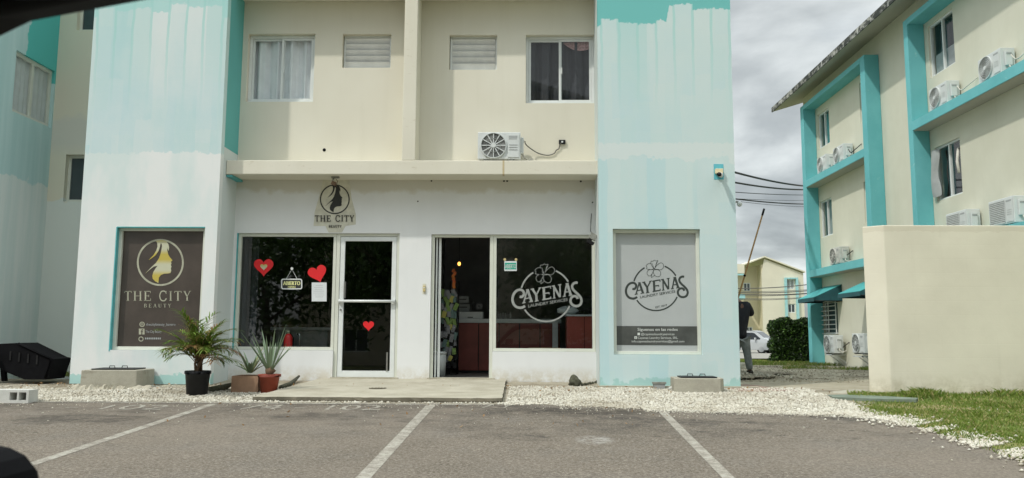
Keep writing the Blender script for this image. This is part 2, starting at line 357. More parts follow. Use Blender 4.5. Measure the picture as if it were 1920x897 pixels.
M = dict(
 white=wall_white(), cream=cream_facade(), towR=tower_paint('aqua_tower_paint', True), towL=tower_paint('pale_tower_paint', False),
 wing=wing_paint(), recess=recess_paint(), fin=far_side_teal(), side=side_cream(), gwall=garden_wall_mat(), fascia=fascia_mat(),
 teal_side=plaster('teal_return_paint', (.13, .42, .41)), pale_side=plaster('pale_return_paint', (.60, .66, .65)),
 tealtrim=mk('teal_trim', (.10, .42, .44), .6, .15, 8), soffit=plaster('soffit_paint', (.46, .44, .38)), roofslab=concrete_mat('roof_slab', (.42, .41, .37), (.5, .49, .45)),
 asphalt=asphalt_mat(), line=line_paint_mat(), conc=concrete_mat('worn_concrete'), conc2=concrete_mat('grey_concrete', (.36, .34, .28), (.46, .44, .36)),
 concw=concrete_mat('pale_concrete_block', (.55, .56, .52), (.64, .64, .60), (.3, .28, .22)), concdark=concrete_mat('broken_slab_edge', (.09, .082, .06), (.17, .15, .11), (.03, .028, .02)),
 alu=mk('cream_window_frame', (.66, .68, .60), .38, .05, 4, 0), aluw=mk('white_window_frame', (.72, .75, .74), .38, .05, 4), steel=mk('brushed_steel', (.5, .5, .5), .3, .1, 20, .9),
 glass=glass_mat('shop_glass', (.90, .93, .93), 1.0, 1.75), glassd=glass_mat('dark_tinted_glass', (.22, .25, .27)), glassm=glass_mat('clear_pane', (.96, .97, .97)),
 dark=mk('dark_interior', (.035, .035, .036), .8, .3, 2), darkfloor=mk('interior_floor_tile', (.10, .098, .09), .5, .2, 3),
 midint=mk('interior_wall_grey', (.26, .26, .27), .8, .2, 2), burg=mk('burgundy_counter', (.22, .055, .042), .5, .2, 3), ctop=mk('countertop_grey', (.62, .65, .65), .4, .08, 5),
 curtain=mk('pale_curtain', (.86, .88, .90), .8, .06, 5), curt_dark=mk('dark_curtain', (.035, .038, .045), .8, .15, 4), pinkcloth=mk('pink_patterned_cloth', (.42, .25, .25), .8, .5, 30), louvre=mk('louvre_blade', (.80, .81, .80), .45, .08, 6),
 red=mk('red_sticker', (.72, .015, .02), .5, .05, 3), redext=mk('red_enamel', (.75, .03, .03), .3, .1, 6), paper=mk('paper', (.68, .72, .73), .8, .04, 8), ink=mk('black_ink', (.03, .032, .03), .7, .1), inkgrey=mk('grey_print', (.35, .37, .37), .8, .1),
 frost=mk('frosted_vinyl', (.30, .315, .30), .7, .15, 12), brown=mk('brown_poster_film', (.070, .056, .047), .32, .25, 2.), gold=gold_mat(), goldp=mk('pale_gold_print', (.42, .42, .32), .5, .25, 5),
 grey=mk('grey_poster_film', (.43, .455, .455), .4, .07, 1.2), greyd=mk('charcoal_poster_band', (.075, .08, .075), .4, .35, 3), logo=mk('dark_logo_print', (.035, .045, .04), .5, .1),
 printw=mk('white_print', (.62, .65, .62), .5, .05), cling=mk('yellowed_plaster', (.64, .625, .52), .9, .15, 8),
 green=mk('green_sign', (.01, .36, .26), .5, .05), yel=mk('pale_yellow_letters', (.75, .75, .35), .6, .05), blk=mk('black_plastic', (.010, .010, .011), .5, .3, 8, spec=.3), blkm=mk('matt_black', (.006, .006, .007), .8, .3, 8, spec=.08),
 potb=mk('black_nursery_pot', (.018, .02, .024), .5, .25, 8), terra=mk('terracotta_plastic', (.34, .07, .04), .5, .18, 7), boxp=mk('tan_planter', (.36, .22, .14), .85, .2, 6, bump=.2), soil=mk('soil', (.05, .035, .022), .95, .4, 20, bump=.5),
 palm=leaf_mat('palm_leaf', (.07, .14, .018), (.20, .30, .045), (.24, .24, .06)), palmdry=leaf_mat('dry_palm_leaf', (.30, .17, .07), (.40, .25, .12)), stemb=mk('fibrous_stem', (.16, .10, .06), .9, .4, 15, bump=.4),
 aloe=leaf_mat('aloe_leaf', (.15, .22, .13), (.22, .30, .19), None, .1), aloey=leaf_mat('yellowed_aloe_leaf', (.30, .26, .10), (.24, .27, .12), None, .1),
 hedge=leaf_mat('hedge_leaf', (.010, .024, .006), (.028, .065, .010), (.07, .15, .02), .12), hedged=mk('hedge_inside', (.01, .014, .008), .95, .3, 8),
 grass=leaf_mat('grass_blade', (.10, .18, .02), (.27, .33, .07), (.44, .38, .17), .3), grassb=ground_mat('lawn_soil', (.12, .17, .035), (.20, .23, .07), (.34, .28, .15), 3.),
 gravelb=ground_mat('gravel_bed', (.36, .32, .24), (.46, .42, .33), (.24, .20, .14), 2.5, .6), dirt=ground_mat('sandy_path', (.40, .36, .27), (.50, .46, .36), (.22, .19, .14), 1.2, .6), earth=ground_mat('far_ground', (.10, .15, .04), (.22, .20, .12), None, .2),
 dirtdark=ground_mat('dark_rubble_soil', (.26, .235, .18), (.38, .34, .26), (.18, .16, .12), 5, .6),
 redmat=ground_mat('worn_red_paving', (.22, .13, .10), (.28, .19, .15), (.36, .32, .25), 3, .3), greenpl=mk('weathered_green_board', (.17, .21, .165), .85, .25, 5), road=ground_mat('far_road', (.26, .25, .22), (.33, .32, .28), None, 1.),
 rock=mk('dark_mossy_rock', (.07, .07, .045), .95, .5, 20, bump=.5), stone=stone_mat(),
 acw=mk('ac_white_casing', (.62, .65, .64), .4, .04, 4), acg=mk('ac_grey_fan', (.20, .205, .195), .6, .15, 10), acd=mk('ac_dark_cavity', (.10, .105, .10), .8, .2), acold=mk('ac_weathered_casing', (.52, .52, .48), .55, .15, 8), cable=mk('grey_cable', (.10, .10, .09), .6, .1), cablek=mk('black_cable', (.015, .015, .015), .6, .1), insul=mk('pipe_insulation', (.6, .58, .52), .8, .2),
 beige=mk('beige_plastic', (.55, .45, .22), .5, .1), beige2=mk('cream_junction_box', (.70, .60, .38), .5, .08), camw=mk('white_camera_body', (.75, .76, .76), .35, .03), lamp=mk('floodlight_metal', (.30, .30, .27), .45, .3, 14, .3),
 skin=mk('skin', (.12, .06, .04), .6, .1), shirt=mk('black_shirt', (.010, .012, .018), .85, .3, 6), jeans=mk('faded_grey_jeans', (.20, .225, .23), .9, .35, 9), shoe=mk('dark_shoe', (.03, .028, .025), .7, .3), wood=mk('bamboo_pole', (.34, .20, .07), .6, .25, 12),
 awn=mk('teal_awning_fabric', (.06, .36, .36), .7, .12, 4), awnd=mk('dark_teal_awning_fabric', (.015, .085, .10), .75, .2, 4), grille=mk('white_grille', (.62, .64, .62), .5, .08), carw=mk('silver_car_paint', (.50, .52, .53), .3, .03, 1, .35), carg=mk('car_glass', (.02, .025, .03), .08, .1), tyre=mk('tyre_rubber', (.02, .02, .02), .8, .2), rim=mk('wheel_rim', (.45, .46, .47), .35, .1, 4, .6), amber=mk('amber_lens', (.55, .16, .05), .3, .05), headl=mk('headlight_lens', (.60, .62, .60), .15, .05),
 farcream=plaster('far_cream_paint', (.62, .56, .39)), farcream2=plaster('far_cream_light_paint', (.72, .68, .55)), farteal=mk('far_aqua_paint', (.33, .60, .62), .7, .08), farwin=mk('far_dark_window', (.06, .075, .08), .15, .3, .7),
 chipg=leaf_mat('green_snack_bag', (.08, .24, .05), (.34, .42, .14), (.50, .10, .05), 0.), chipm=leaf_mat('mixed_snack_bag', (.04, .14, .08), (.22, .28, .30), (.12, .28, .55), 0.), chipy=leaf_mat('yellow_snack_bag', (.55, .40, .08), (.40, .45, .14), (.6, .5, .3), 0.), chipr=leaf_mat('red_snack_bag', (.75, .12, .06), (.8, .26, .06), None, 0.), bulb=emit_mat('orange_bulb', (1., .42, .08), 3.), binw=mk('white_bin', (.55, .58, .56), .4, .05), tin=mk('chrome', (.6, .6, .6), .2, .1, 5, 1.), oppo=plaster('opposite_wall_paint', (.55, .50, .40)), tleaf=leaf_mat('tree_leaf', (.03, .07, .012), (.08, .15, .025), None, .25), bark=mk('bark', (.10, .075, .05), .95, .3, 6, bump=.4),
)

# ---------------------------------------------------------------- mesh builder
ORG = {}
def root_org(p):
    while p is not None:
        if p.name in ORG: return ORG[p.name]
        p = p.parent
    return Vector((0, 0, 0))
class MB:
    def __init__(s, fmap=None): s.v = []; s.f = []; s.sm = []; s.map = fmap
    def add(s, vs, fs, smooth=False):
        o = len(s.v)
        s.v += [tuple(s.map(*p)) for p in vs] if s.map else [tuple(p) for p in vs]
        s.f += [tuple(i + o for i in f) for f in fs]; s.sm += [smooth] * len(fs); return s
    def box(s, x0, x1, y0, y1, z0, z1):
        return s.add([(x, y, z) for x in (x0, x1) for y in (y0, y1) for z in (z0, z1)], [(0, 1, 3, 2), (4, 6, 7, 5), (0, 4, 5, 1), (2, 3, 7, 6), (0, 2, 6, 4), (1, 5, 7, 3)])
    def obox(s, c, sx, sy, sz, rz=0., ry=0., rx=0.):
        m = Matrix.Rotation(rz, 3, 'Z') @ Matrix.Rotation(ry, 3, 'Y') @ Matrix.Rotation(rx, 3, 'X')
        return s.add([Vector(c) + m @ Vector((x * sx / 2, y * sy / 2, z * sz / 2)) for x in (-1, 1) for y in (-1, 1) for z in (-1, 1)], [(0, 1, 3, 2), (4, 6, 7, 5), (0, 4, 5, 1), (2, 3, 7, 6), (0, 2, 6, 4), (1, 5, 7, 3)])
    def quad(s, a, b, c, d): return s.add([a, b, c, d], [(0, 1, 2, 3)])
    def prism(s, poly, a, b, axis='y'):
        # poly in the plane across the axis, extruded a..b; concave safe
        put = {'y': lambda u, v, w: (u, w, v), 'x': lambda u, v, w: (w, u, v), 'z': lambda u, v, w: (u, v, w)}[axis]
        n = len(poly); vs = [put(u, v, a) for u, v in poly] + [put(u, v, b) for u, v in poly]
        tris = geometry.tessellate_polygon([[Vector((u, v, 0)) for u, v in poly]])
        fs = [tuple(t) for t in tris] + [tuple(i + n for i in reversed(t)) for t in tris] + [(i, (i + 1) % n, (i + 1) % n + n, i + n) for i in range(n)]
        return s.add(vs, fs)
    def tube(s, pts, r, n=8, cap=True):
        pts = [Vector(p) for p in pts]; rs = r if isinstance(r, (list, tuple)) else [r] * len(pts); vs = []; fs = []
        up = Vector((0, 0, 1))
        for i, p in enumerate(pts):
            t = (pts[min(i + 1, len(pts) - 1)] - pts[max(i - 1, 0)]).normalized()
            a = t.cross(up);
            if a.length < .05: a = t.cross(Vector((1, 0, 0)))
            a.normalize(); b = t.cross(a)
            vs += [p + (a * math.cos(k * 2 * math.pi / n) + b * math.sin(k * 2 * math.pi / n)) * rs[i] for k in range(n)]
        for i in range(len(pts) - 1):
            for k in range(n): fs.append((i * n + k, i * n + (k + 1) % n, (i + 1) * n + (k + 1) % n, (i + 1) * n + k))
        if cap: fs += [tuple(range(n - 1, -1, -1)), tuple(range((len(pts) - 1) * n, len(pts) * n))]
        return s.add(vs, fs, True)
    def lathe(s, c, prof, n=24, axis='z', smooth=True, cap=True):
        c = Vector(c); vs = []; fs = []
        for r, h in prof:
            for k in range(n):
                a = k * 2 * math.pi / n; p = (r * math.cos(a), r * math.sin(a), h)
                if axis == 'y': p = (p[0], h, p[1])
                if axis == 'x': p = (h, p[0], p[1])
                vs.append(c + Vector(p))
        for i in range(len(prof) - 1):
            for k in range(n): fs.append((i * n + k, i * n + (k + 1) % n, (i + 1) * n + (k + 1) % n, (i + 1) * n + k))
        if cap: fs += [tuple(range(n - 1, -1, -1)), tuple(range((len(prof) - 1) * n, len(prof) * n))]
        return s.add(vs, fs, smooth)
    def cyl(s, c, r, h, n=20, axis='z'): return s.lathe(c, [(r, 0), (r, h)], n, axis, False)
    def blob(s, c, r, seed=0, sub=2, amp=.2, sq=(1, 1, 1)):
        bm = bmesh.new(); bmesh.ops.create_icosphere(bm, subdivisions=sub, radius=1); rg = random.Random(seed)
        ph = [rg.uniform(0, 6.28) for _ in range(6)]
        vs = []
        for v in bm.verts:
            p = v.co; k = 1 + amp * (math.sin(3 * p.x + ph[0]) * math.sin(3 * p.y + ph[1]) + .6 * math.sin(6 * p.z + ph[2]) * math.sin(5 * p.x + ph[3])) + rg.uniform(-amp, amp) * .3
            vs.append((c[0] + p.x * r * k * sq[0], c[1] + p.y * r * k * sq[1], c[2] + p.z * r * k * sq[2]))
        bm.verts.index_update(); fs = [tuple(v.index for v in f.verts) for f in bm.faces]; bm.free(); return s.add(vs, fs, sub > 1)
    def build(s, name, mat, parent=None, bevel=0., label=None, fix=True, **tags):
        me = bpy.data.meshes.new(name); o0 = root_org(parent) if parent is not None else Vector((0, 0, 0))
        vs = [(p[0] - o0.x, p[1] - o0.y, p[2] - o0.z) for p in s.v] if parent is not None and o0.length else s.v
        me.from_pydata(vs, [], s.f); me.polygons.foreach_set('use_smooth', s.sm)
        if fix and len(s.f) < 30000:
            bm = bmesh.new(); bm.from_mesh(me); bmesh.ops.recalc_face_normals(bm, faces=bm.faces); bm.to_mesh(me); bm.free()
        me.materials.append(mat); o = bpy.data.objects.new(name, me); COL.objects.link(o)
        if parent is not None: o.parent = parent
        if bevel:
            b = o.modifiers.new('bevel', 'BEVEL'); b.width = bevel; b.segments = 2; b.limit_method = 'ANGLE'; b.angle_limit = R(40)
        if label: o['label'] = label
        for k, v in tags.items(): o[k] = v
        return o
def thing(name, label, cat, loc=(0, 0, 0), group=None, rz=0., local=False):
    o = bpy.data.objects.new(name, None); COL.objects.link(o); o.location = loc; o.rotation_euler = (0, 0, rz); o.empty_display_size = .1
    o['label'] = label; o['category'] = cat
    if group: o['group'] = group
    ORG[o.name] = Vector((0, 0, 0)) if local else Vector(loc)
    return o
def kids(o): return [c for c in COL.objects if c.parent == o]
def dup(root, loc, rz, label, group=None):
    def cp(o, par):
        c = o.copy(); COL.objects.link(c)
        if par is not None: c.parent = par
        for ch in [k for k in o.children]: cp(ch, c)
        return c
    r = cp(root, None); r.location = loc; r.rotation_euler = (0, 0, rz); r['label'] = label
    if group: r['group'] = group
    return r
def tag(o, label, cat, group=None):
    o['label'] = label; o['category'] = cat
    if group: o['group'] = group
    return o

def holes_wall(mb, u0, u1, v0, v1, holes, w0, w1):
    us = sorted({u0, u1, *[h[0] for h in holes], *[h[1] for h in holes]}); us = [u for u in us if u0 <= u <= u1]
    vs = sorted({v0, v1, *[h[2] for h in holes], *[h[3] for h in holes]}); vs = [v for v in vs if v0 <= v <= v1]
    def solid(i, j):
        if i < 0 or j < 0 or i >= len(us) - 1 or j >= len(vs) - 1: return False
        cu = (us[i] + us[i + 1]) / 2; cv = (vs[j] + vs[j + 1]) / 2
        return not any(h[0] < cu < h[1] and h[2] < cv < h[3] for h in holes)
    for i in range(len(us) - 1):
        for j in range(len(vs) - 1):
            if not solid(i, j): continue
            a, b, c, d = us[i], us[i + 1], vs[j], vs[j + 1]
            mb.quad((a, w0, c), (b, w0, c), (b, w0, d), (a, w0, d)); mb.quad((a, w1, c), (b, w1, c), (b, w1, d), (a, w1, d))
            if not solid(i - 1, j): mb.quad((a, w0, c), (a, w1, c), (a, w1, d), (a, w0, d))
            if not solid(i + 1, j): mb.quad((b, w0, c), (b, w1, c), (b, w1, d), (b, w0, d))
            if not solid(i, j - 1): mb.quad((a, w0, c), (b, w0, c), (b, w1, c), (a, w1, c))
            if not solid(i, j + 1): mb.quad((a, w0, d), (b, w0, d), (b, w1, d), (a, w1, d))
    return mb

# strokes on a plane: pt = mapping (u, v, w) -> world ; ribbon from polyline with width
def smooth(pts, n=6, closed=False):
    out = []; L = len(pts)
    idx = range(L if closed else L - 1)
    for i in idx:
        p0 = pts[(i - 1) % L] if (closed or i > 0) else pts[i]; p1 = pts[i]; p2 = pts[(i + 1) % L]; p3 = pts[(i + 2) % L] if (closed or i + 2 < L) else p2
        for k in range(n):
            t = k / n; t2 = t * t; t3 = t2 * t
            out.append(tuple(.5 * ((2 * p1[j]) + (-p0[j] + p2[j]) * t + (2 * p0[j] - 5 * p1[j] + 4 * p2[j] - p3[j]) * t2 + (-p0[j] + 3 * p1[j] - 3 * p2[j] + p3[j]) * t3) for j in (0, 1)))
    if not closed: out.append(tuple(pts[-1]))
    return out
def ribbon(mb, pts, w, d0, d1, T, closed=False, w2=None):
    L = len(pts); a = []; b = []
    for i, p in enumerate(pts):
        q0 = pts[(i - 1) % L] if (closed or i) else p; q1 = pts[(i + 1) % L] if (closed or i < L - 1) else p
        dx, dy = q1[0] - q0[0], q1[1] - q0[1]; l = math.hypot(dx, dy) or 1; ww = (w if w2 is None else w + (w2 - w) * i / (L - 1)) / 2
        nx, ny = -dy / l * ww, dx / l * ww; a.append((p[0] + nx, p[1] + ny)); b.append((p[0] - nx, p[1] - ny))
    vs = []
    for d in (d0, d1): vs += [T(p[0], p[1], d) for p in a] + [T(p[0], p[1], d) for p in b]
    fs = []; n = L
    for i in range(L if closed else L - 1):
        j = (i + 1) % L
        fs += [(i, j, n + j, n + i), (2 * n + i, 2 * n + j, 3 * n + j, 3 * n + i), (i, j, 2 * n + j, 2 * n + i), (n + i, n + j, 3 * n + j, 3 * n + i)]
    if not closed: fs += [(0, n, 3 * n, 2 * n), (n - 1, 2 * n - 1, 4 * n - 1, 3 * n - 1)]
    mb.add(vs, fs)
def arc(cx, cy, r, a0, a1, n=28): return [(cx + r * math.cos(R(a0 + (a1 - a0) * k / n)), cy + r * math.sin(R(a0 + (a1 - a0) * k / n))) for k in range(n + 1)]
def fill(mb, pts, d0, d1, T):
    n = len(pts); tr = geometry.tessellate_polygon([[Vector((p[0], p[1], 0)) for p in pts]])
    vs = [T(p[0], p[1], d0) for p in pts] + [T(p[0], p[1], d1) for p in pts]
    mb.add(vs, [tuple(t) for t in tr] + [tuple(i + n for i in t) for t in tr] + [(i, (i + 1) % n, (i + 1) % n + n, i + n) for i in range(n)])
_tc = {}
def glyphs(txt):
    if txt not in _tc:
        cu = bpy.data.curves.new('lettering', 'FONT'); cu.body = txt; cu.size = 1; cu.extrude = 0; cu.resolution_u = 3
        o = bpy.data.objects.new('lettering', cu); COL.objects.link(o); dg = bpy.context.evaluated_depsgraph_get(); me = bpy.data.meshes.new_from_object(o.evaluated_get(dg))
        vs = [tuple(v.co) for v in me.vertices]; fs = [tuple(p.vertices) for p in me.polygons]
        bpy.data.objects.remove(o); bpy.data.curves.remove(cu); bpy.data.meshes.remove(me)
        _tc[txt] = (vs, fs)
    return _tc[txt]
def text(mb, txt, T, x0, x1, ybase, h, d0, slope=0., bold=0., shear=0.):
    # picture-space box (y down); real lettering solid put on the plane by T
    vs, fs = glyphs(txt); xs = [v[0] for v in vs]; a, b = min(xs), max(xs); sx = (x1 - x0) / (b - a); sy = h / .73
    put = lambda d, ox=0: [T(x0 + (v[0] - a) * sx + v[1] * sy * shear + ox, ybase - v[1] * sy + slope * (v[0] - a) * sx, d) for v in vs]
    mb.add(put(d0), fs)
    if bold: mb.add(put(d0 * 1.02, bold), fs); mb.add(put(d0 * .98, -bold), fs)
SER = {  # strokes: (x0,y0,x1,y1,width) in a unit-high box, y up
 'T': (.8, [(.4, 0, .4, 1, .14), (.02, .97, .78, .97, .06), (.04, .8, .04, 1, .05), (.76, .8, .76, 1, .05), (.26, .02, .54, .02, .04)]),
 'H': (.95, [(.18, 0, .18, 1, .14), (.77, 0, .77, 1, .14), (.18, .5, .77, .5, .05), (.03, .02, .33, .02, .04), (.03, .98, .33, .98, .04), (.62, .02, .92, .02, .04), (.62, .98, .92, .98, .04)]),
 'E': (.8, [(.2, 0, .2, 1, .14), (.05, .97, .74, .97, .06), (.05, .03, .76, .03, .06), (.2, .5, .55, .5, .05), (.73, .78, .73, 1, .05), (.75, 0, .75, .24, .05), (.55, .38, .55, .62, .05)]),
 'I': (.42, [(.2, 0, .2, 1, .14), (.05, .02, .36, .02, .04), (.05, .98, .36, .98, .04)]),
 'Y': (.85, [(.42, 0, .42, .45, .13), (.13, 1, .42, .43, .13), (.72, 1, .42, .43, .06), (.02, .98, .28, .98, .04), (.6, .98, .84, .98, .04), (.28, .02, .56, .02, .04)]),
 'B': (.8, [(.2, 0, .2, 1, .14), (.05, .97, .5, .97, .05), (.05, .52, .52, .52, .05), (.05, .03, .52, .03, .05), (.62, .6, .62, .92, .12), (.68, .1, .68, .44, .13), (.48, .97, .64, .9, .06), (.48, .03, .7, .12, .06), (.5, .52, .7, .42, .06)]),
 'A': (.9, [(.1, 0, .45, 1, .06), (.45, 1, .78, 0, .14), (.24, .33, .64, .33, .05), (0, .02, .22, .02, .04), (.62, .02, .92, .02, .04)]),
 'U': (.9, [(.18, .22, .18, 1, .14), (.74, .22, .74, 1, .06), (.2, .24, .36, .04, .12), (.34, .04, .6, .04, .07), (.58, .04, .74, .24, .06), (.03, .98, .33, .98, .04), (.6, .98, .88, .98, .04)]),
}
def serif(mb, txt, T, x0, x1, ybase, h, d0, d1, gap=.16, thick=1.):
    tot = sum((SER[c][0] if c in SER else (.9 if c == 'C' else .5)) + gap for c in txt) - gap; k = (x1 - x0) / tot; x = x0
    for c in txt:
        if c == ' ': x += (.5 + gap) * k; continue
        if c == 'C':
            p = [(.78, .78), (.66, .95), (.45, 1.), (.22, .88), (.1, .5), (.22, .12), (.45, 0), (.66, .05), (.8, .25)]
            ribbon(mb, smooth([(x + a * k, ybase - b * h) for a, b in p], 4), .11 * k * thick, d0, d1, T); ribbon(mb, [(x + .79 * k, ybase - h), (x + .79 * k, ybase - .7 * h)], .05 * k * thick, d0, d1, T)
            x += (.9 + gap) * k; continue
        wd, st = SER[c]
        for j, (a, b, e, f, w) in enumerate(st): ribbon(mb, [(x + a * k, ybase - b * h), (x + e * k, ybase - f * h)], w * k * thick, d0 + j * .00015, d1, T)
        x += (wd + gap) * k
def planeT(Y, ox, oy, sc):
    """logo tracing units -> real point on the vertical plane y = Y (w = how far it stands out)"""
    base = {}
    def T(u, v, w):
        p = atY(ox + u / sc, oy + v / sc, Y); return (p.x, Y - w, p.z)
    return T
def heart(cx, cy, r, rot=0., n=36):
    o = []
    for k in range(n):
        t = 2 * math.pi * k / n; x = 16 * math.sin(t) ** 3 / 17; y = -(13 * math.cos(t) - 5 * math.cos(2 * t) - 2 * math.cos(3 * t) - math.cos(4 * t)) / 17
        c, s_ = math.cos(rot), math.sin(rot); o.append((cx + r * (x * c - y * s_), cy + r * (x * s_ + y * c)))
    return o
#==PART2==
# ================================================================ SETTING
def sheet(name, poly_xy, mat, dz=.0, step=.5, **tags):
    """flat-ish ground sheet following gz(), cut to a polygon in x, y"""
    bm = bmesh.new(); f = bm.faces.new([bm.verts.new((x, y, 0)) for x, y in poly_xy])
    ys = sorted(y for _, y in _prof)
    x0, x1 = min(p[0] for p in poly_xy), max(p[0] for p in poly_xy)
    for y in ys:
        if min(p[1] for p in poly_xy) < y < max(p[1] for p in poly_xy):
            bmesh.ops.bisect_plane(bm, geom=bm.verts[:] + bm.edges[:] + bm.faces[:], plane_co=(0, y, 0), plane_no=(0, 1, 0))
    bmesh.ops.triangulate(bm, faces=bm.faces[:])
    for v in bm.verts: v.co.z = gz(v.co.x, v.co.y) + dz
    bmesh.ops.recalc_face_normals(bm, faces=bm.faces)
    me = bpy.data.meshes.new(name); bm.to_mesh(me); bm.free(); me.materials.append(mat)
    o = bpy.data.objects.new(name, me); COL.objects.link(o)
    for k, v in tags.items(): o[k] = v
    return o
sheet('ground', [(-900, -60), (900, -60), (900, 1500), (-900, 1500)], M['earth'], 0, kind='structure')
# boundary of the parking lot on the right
bpx = [(1235, 768), (1420, 772), (1560, 777), (1640, 784), (1730, 803), (1820, 829), (1920, 858), (2100, 930)]
BP = [atG(*p) for p in bpx]
lot = [(-40, -16), (-40, KY), (BP[0].x - 1.5, KY)] + [(p.x, p.y) for p in BP] + [(BP[-1].x + 3, 4.5), (BP[-1].x + 12, -16)]
sheet('parking_lot', lot, M['asphalt'], .004, kind='structure')
sheet('gravel_bed', [(-12, KY), (BP[0].x - 1.5, KY)] + [(p.x, p.y) for p in BP[:4]] + [(4.6, 10.9), (5.3, 12.0), (5.0, 12.4), (3.3, 12.9), (3.3, 13.29), (-12, 13.29)], M['gravelb'], .006, kind='structure')
sheet('path', [(3.1, 12.3), (7.9, 11.8), (8.9, 14), (8.9, 25.5), (6.5, 24.4), (3.1, 22.8)], M['dirt'], .009, kind='structure')
sheet('rubble_ground', [(3.1, 15.6), (3.9, 14.9), (4.7, 15.6), (4.9, 16.6), (5.6, 17.3), (4.9, 18.6), (4.2, 19.2), (3.1, 19.8)], M['dirtdark'], .013, kind='structure')
sheet('lawn', [(p.x, p.y) for p in BP[2:]] + [(BP[-1].x + 3, 4.4), (22, 4.4), (22, 12.05), (5.35, 12.05), (4.9, 11.3)], M['grassb'], .008, kind='structure')
sheet('back_lawn', [(3.1, 22.8), (6.5, 24.4), (8.9, 25.5), (9.2, 38), (3.0, 38)], M['grassb'], .011, kind='structure')
sheet('road', [(-40, 46), (60, 46), (60, 82), (-40, 82)], M['road'], .006, kind='structure')
rp = [atG(*p) for p in [(1365, 727), (1395, 722), (1440, 728), (1500, 736), (1380, 737)]]
sheet('red_paving', [(p.x, p.y) for p in rp], M['redmat'], .017, kind='structure')

# kerb line and stripes painted on the asphalt
def stripe(a, b, w, name='bay_line'):
    A, B = atG(*a), atG(*b); d = (B - A); d.z = 0; n = Vector((-d.y, d.x, 0)).normalized() * w / 2; o = MB(); K = 12; vs = []
    for i in range(K + 1):
        p = A + (B - A) * i / K
        for q in (p - n, p + n): vs.append((q.x, q.y, gz(q.x, q.y) + .0068))
    return o.add(vs, [(2 * i, 2 * i + 1, 2 * i + 3, 2 * i + 2) for i in range(K)])
def ext(a, b, t): return (a[0] + (b[0] - a[0]) * t, a[1] + (b[1] - a[1]) * t)
for a, b, w in [((400, 758.5), (75, 867), .105), ((811, 757.5), (692, 886), .115), ((1237, 768), (1358, 890), .095)]:
    stripe(a, ext(a, b, 1.35), w).build('bay_line', M['line'], kind='structure')
o = MB(); y = KY - .06; o.quad((-12, y - .045, gz(0, y - .045) + .008), (BP[0].x - 2.1, y - .045, gz(0, y - .045) + .008), (BP[0].x - 2.1, y + .045, gz(0, y + .045) + .008), (-12, y + .045, gz(0, y + .045) + .008))
o.build('edge_line', M['line'], kind='structure')
def ground_text(txt, px0, px1, py0, py1, nm):
    a, b = atG(px0, py0), atG(px1, py1); vs, fs = glyphs(txt); xs = [v[0] for v in vs]; x0, x1 = min(xs), max(xs); yb = atG(px0, py1).y; yt = atG(px0, py0).y
    o = MB(); o.add([(a.x + (v[0] - x0) / (x1 - x0) * (b.x - a.x), yb + v[1] / .73 * (yt - yb), gz(0, yb + v[1] / .73 * (yt - yb)) + .0075) for v in vs], fs); o.build(nm, M['line'], kind='structure')
ground_text('74 - 102', 468, 712, 759.3, 768.5, 'bay_number')
ground_text('- 102', 150, 302, 759.3, 768.5, 'bay_number')
ground_text('7 /', 903, 958, 758.5, 766, 'bay_number')

# ================================================================ MAIN BUILDING
YW, YT, YL = 13.3, 12.56, 12.80
XL0 = atY(151.5, 400, YT).x; XL1 = atY(407.5, 430, YT).x; XR0 = atY(1124, 500, YT).x; XR1 = atY(1382.5, 500, YT).x
B1 = thing('apartment_building', 'cream and aqua painted block with two small shops on its ground floor', 'building', (-1, 13.3, 0))
Zl0 = atY(760, 327.5, YL).z; Zl1 = atY(760, 301, YL).z       # ledge
zt = Z13(438); ztr = Z13(440, 960); zwin = Z13(657, 540); zwin2 = Z13(660, 1020)
LX0, LXm, LX1 = X13(441, 550), X13(631.5, 570), X13(746.5, 570); RX0, RXm, RX1 = X13(807, 570), X13(924, 570), X13(1117, 550)
gh = [(LX0, LXm - .04, zwin, zt), (LXm - .04, LX1, -.5, zt), (RX0, RXm, -.5, ztr), (RXm, RX1, zwin2, ztr)]
holes_wall(MB(), XL1 - .2, XR0 + .3, -.3, Zl0 + .1, gh, YW, YW + .16).build('ground_floor_wall', M['white'], B1)
upw = {'left': (X13(463, 130), X13(589, 130), Z13(191), Z13(63)), 'll': (X13(642, 95), X13(733, 95), Z13(127), Z13(64)),
       'rl': (X13(842.5, 95), X13(932, 95), Z13(131), Z13(66)), 'right': (X13(986, 130), X13(1115, 130), Z13(194), Z13(66))}
uh = [v for v in upw.values()] + [(a, b, c + 2.86, d + 2.86) for a, b, c, d in upw.values()]
holes_wall(MB(), XL1 - .2, XR0 + .3, Zl0 + .1, 9.2, uh, YW + .001, YW + .16).build('upper_wall', M['cream'], B1)
# ledges and middle pillar
xl = atY(423.5, 325, YL).x; xr = atY(1121, 320, YL).x
for z in (0, 3.10): MB().box(XL1 - .05 if z else xl, XR0 + .02, YL, YW - .002, Zl0 + z, Zl1 + z).build('ledge', M['cream'], B1, bevel=.012)
MB().box(XL1 + .004, xl + .1, YL + .02, YW - .003, Zl0 - .035, Zl0 - .003).build('ledge_edge', M['tealtrim'], B1)
MB().box(atY(755, 200, YL).x, atY(780, 200, YL).x, YL + .01, YW - .003, Zl1 + .002, Zl0 + 3.09).build('pillar', M['cream'], B1, bevel=.01)
MB().box(atY(755, 200, YL).x, atY(780, 200, YL).x, YL + .01, YW - .003, Zl1 + 3.102, 8.9).build('pillar', M['cream'], B1, bevel=.01)
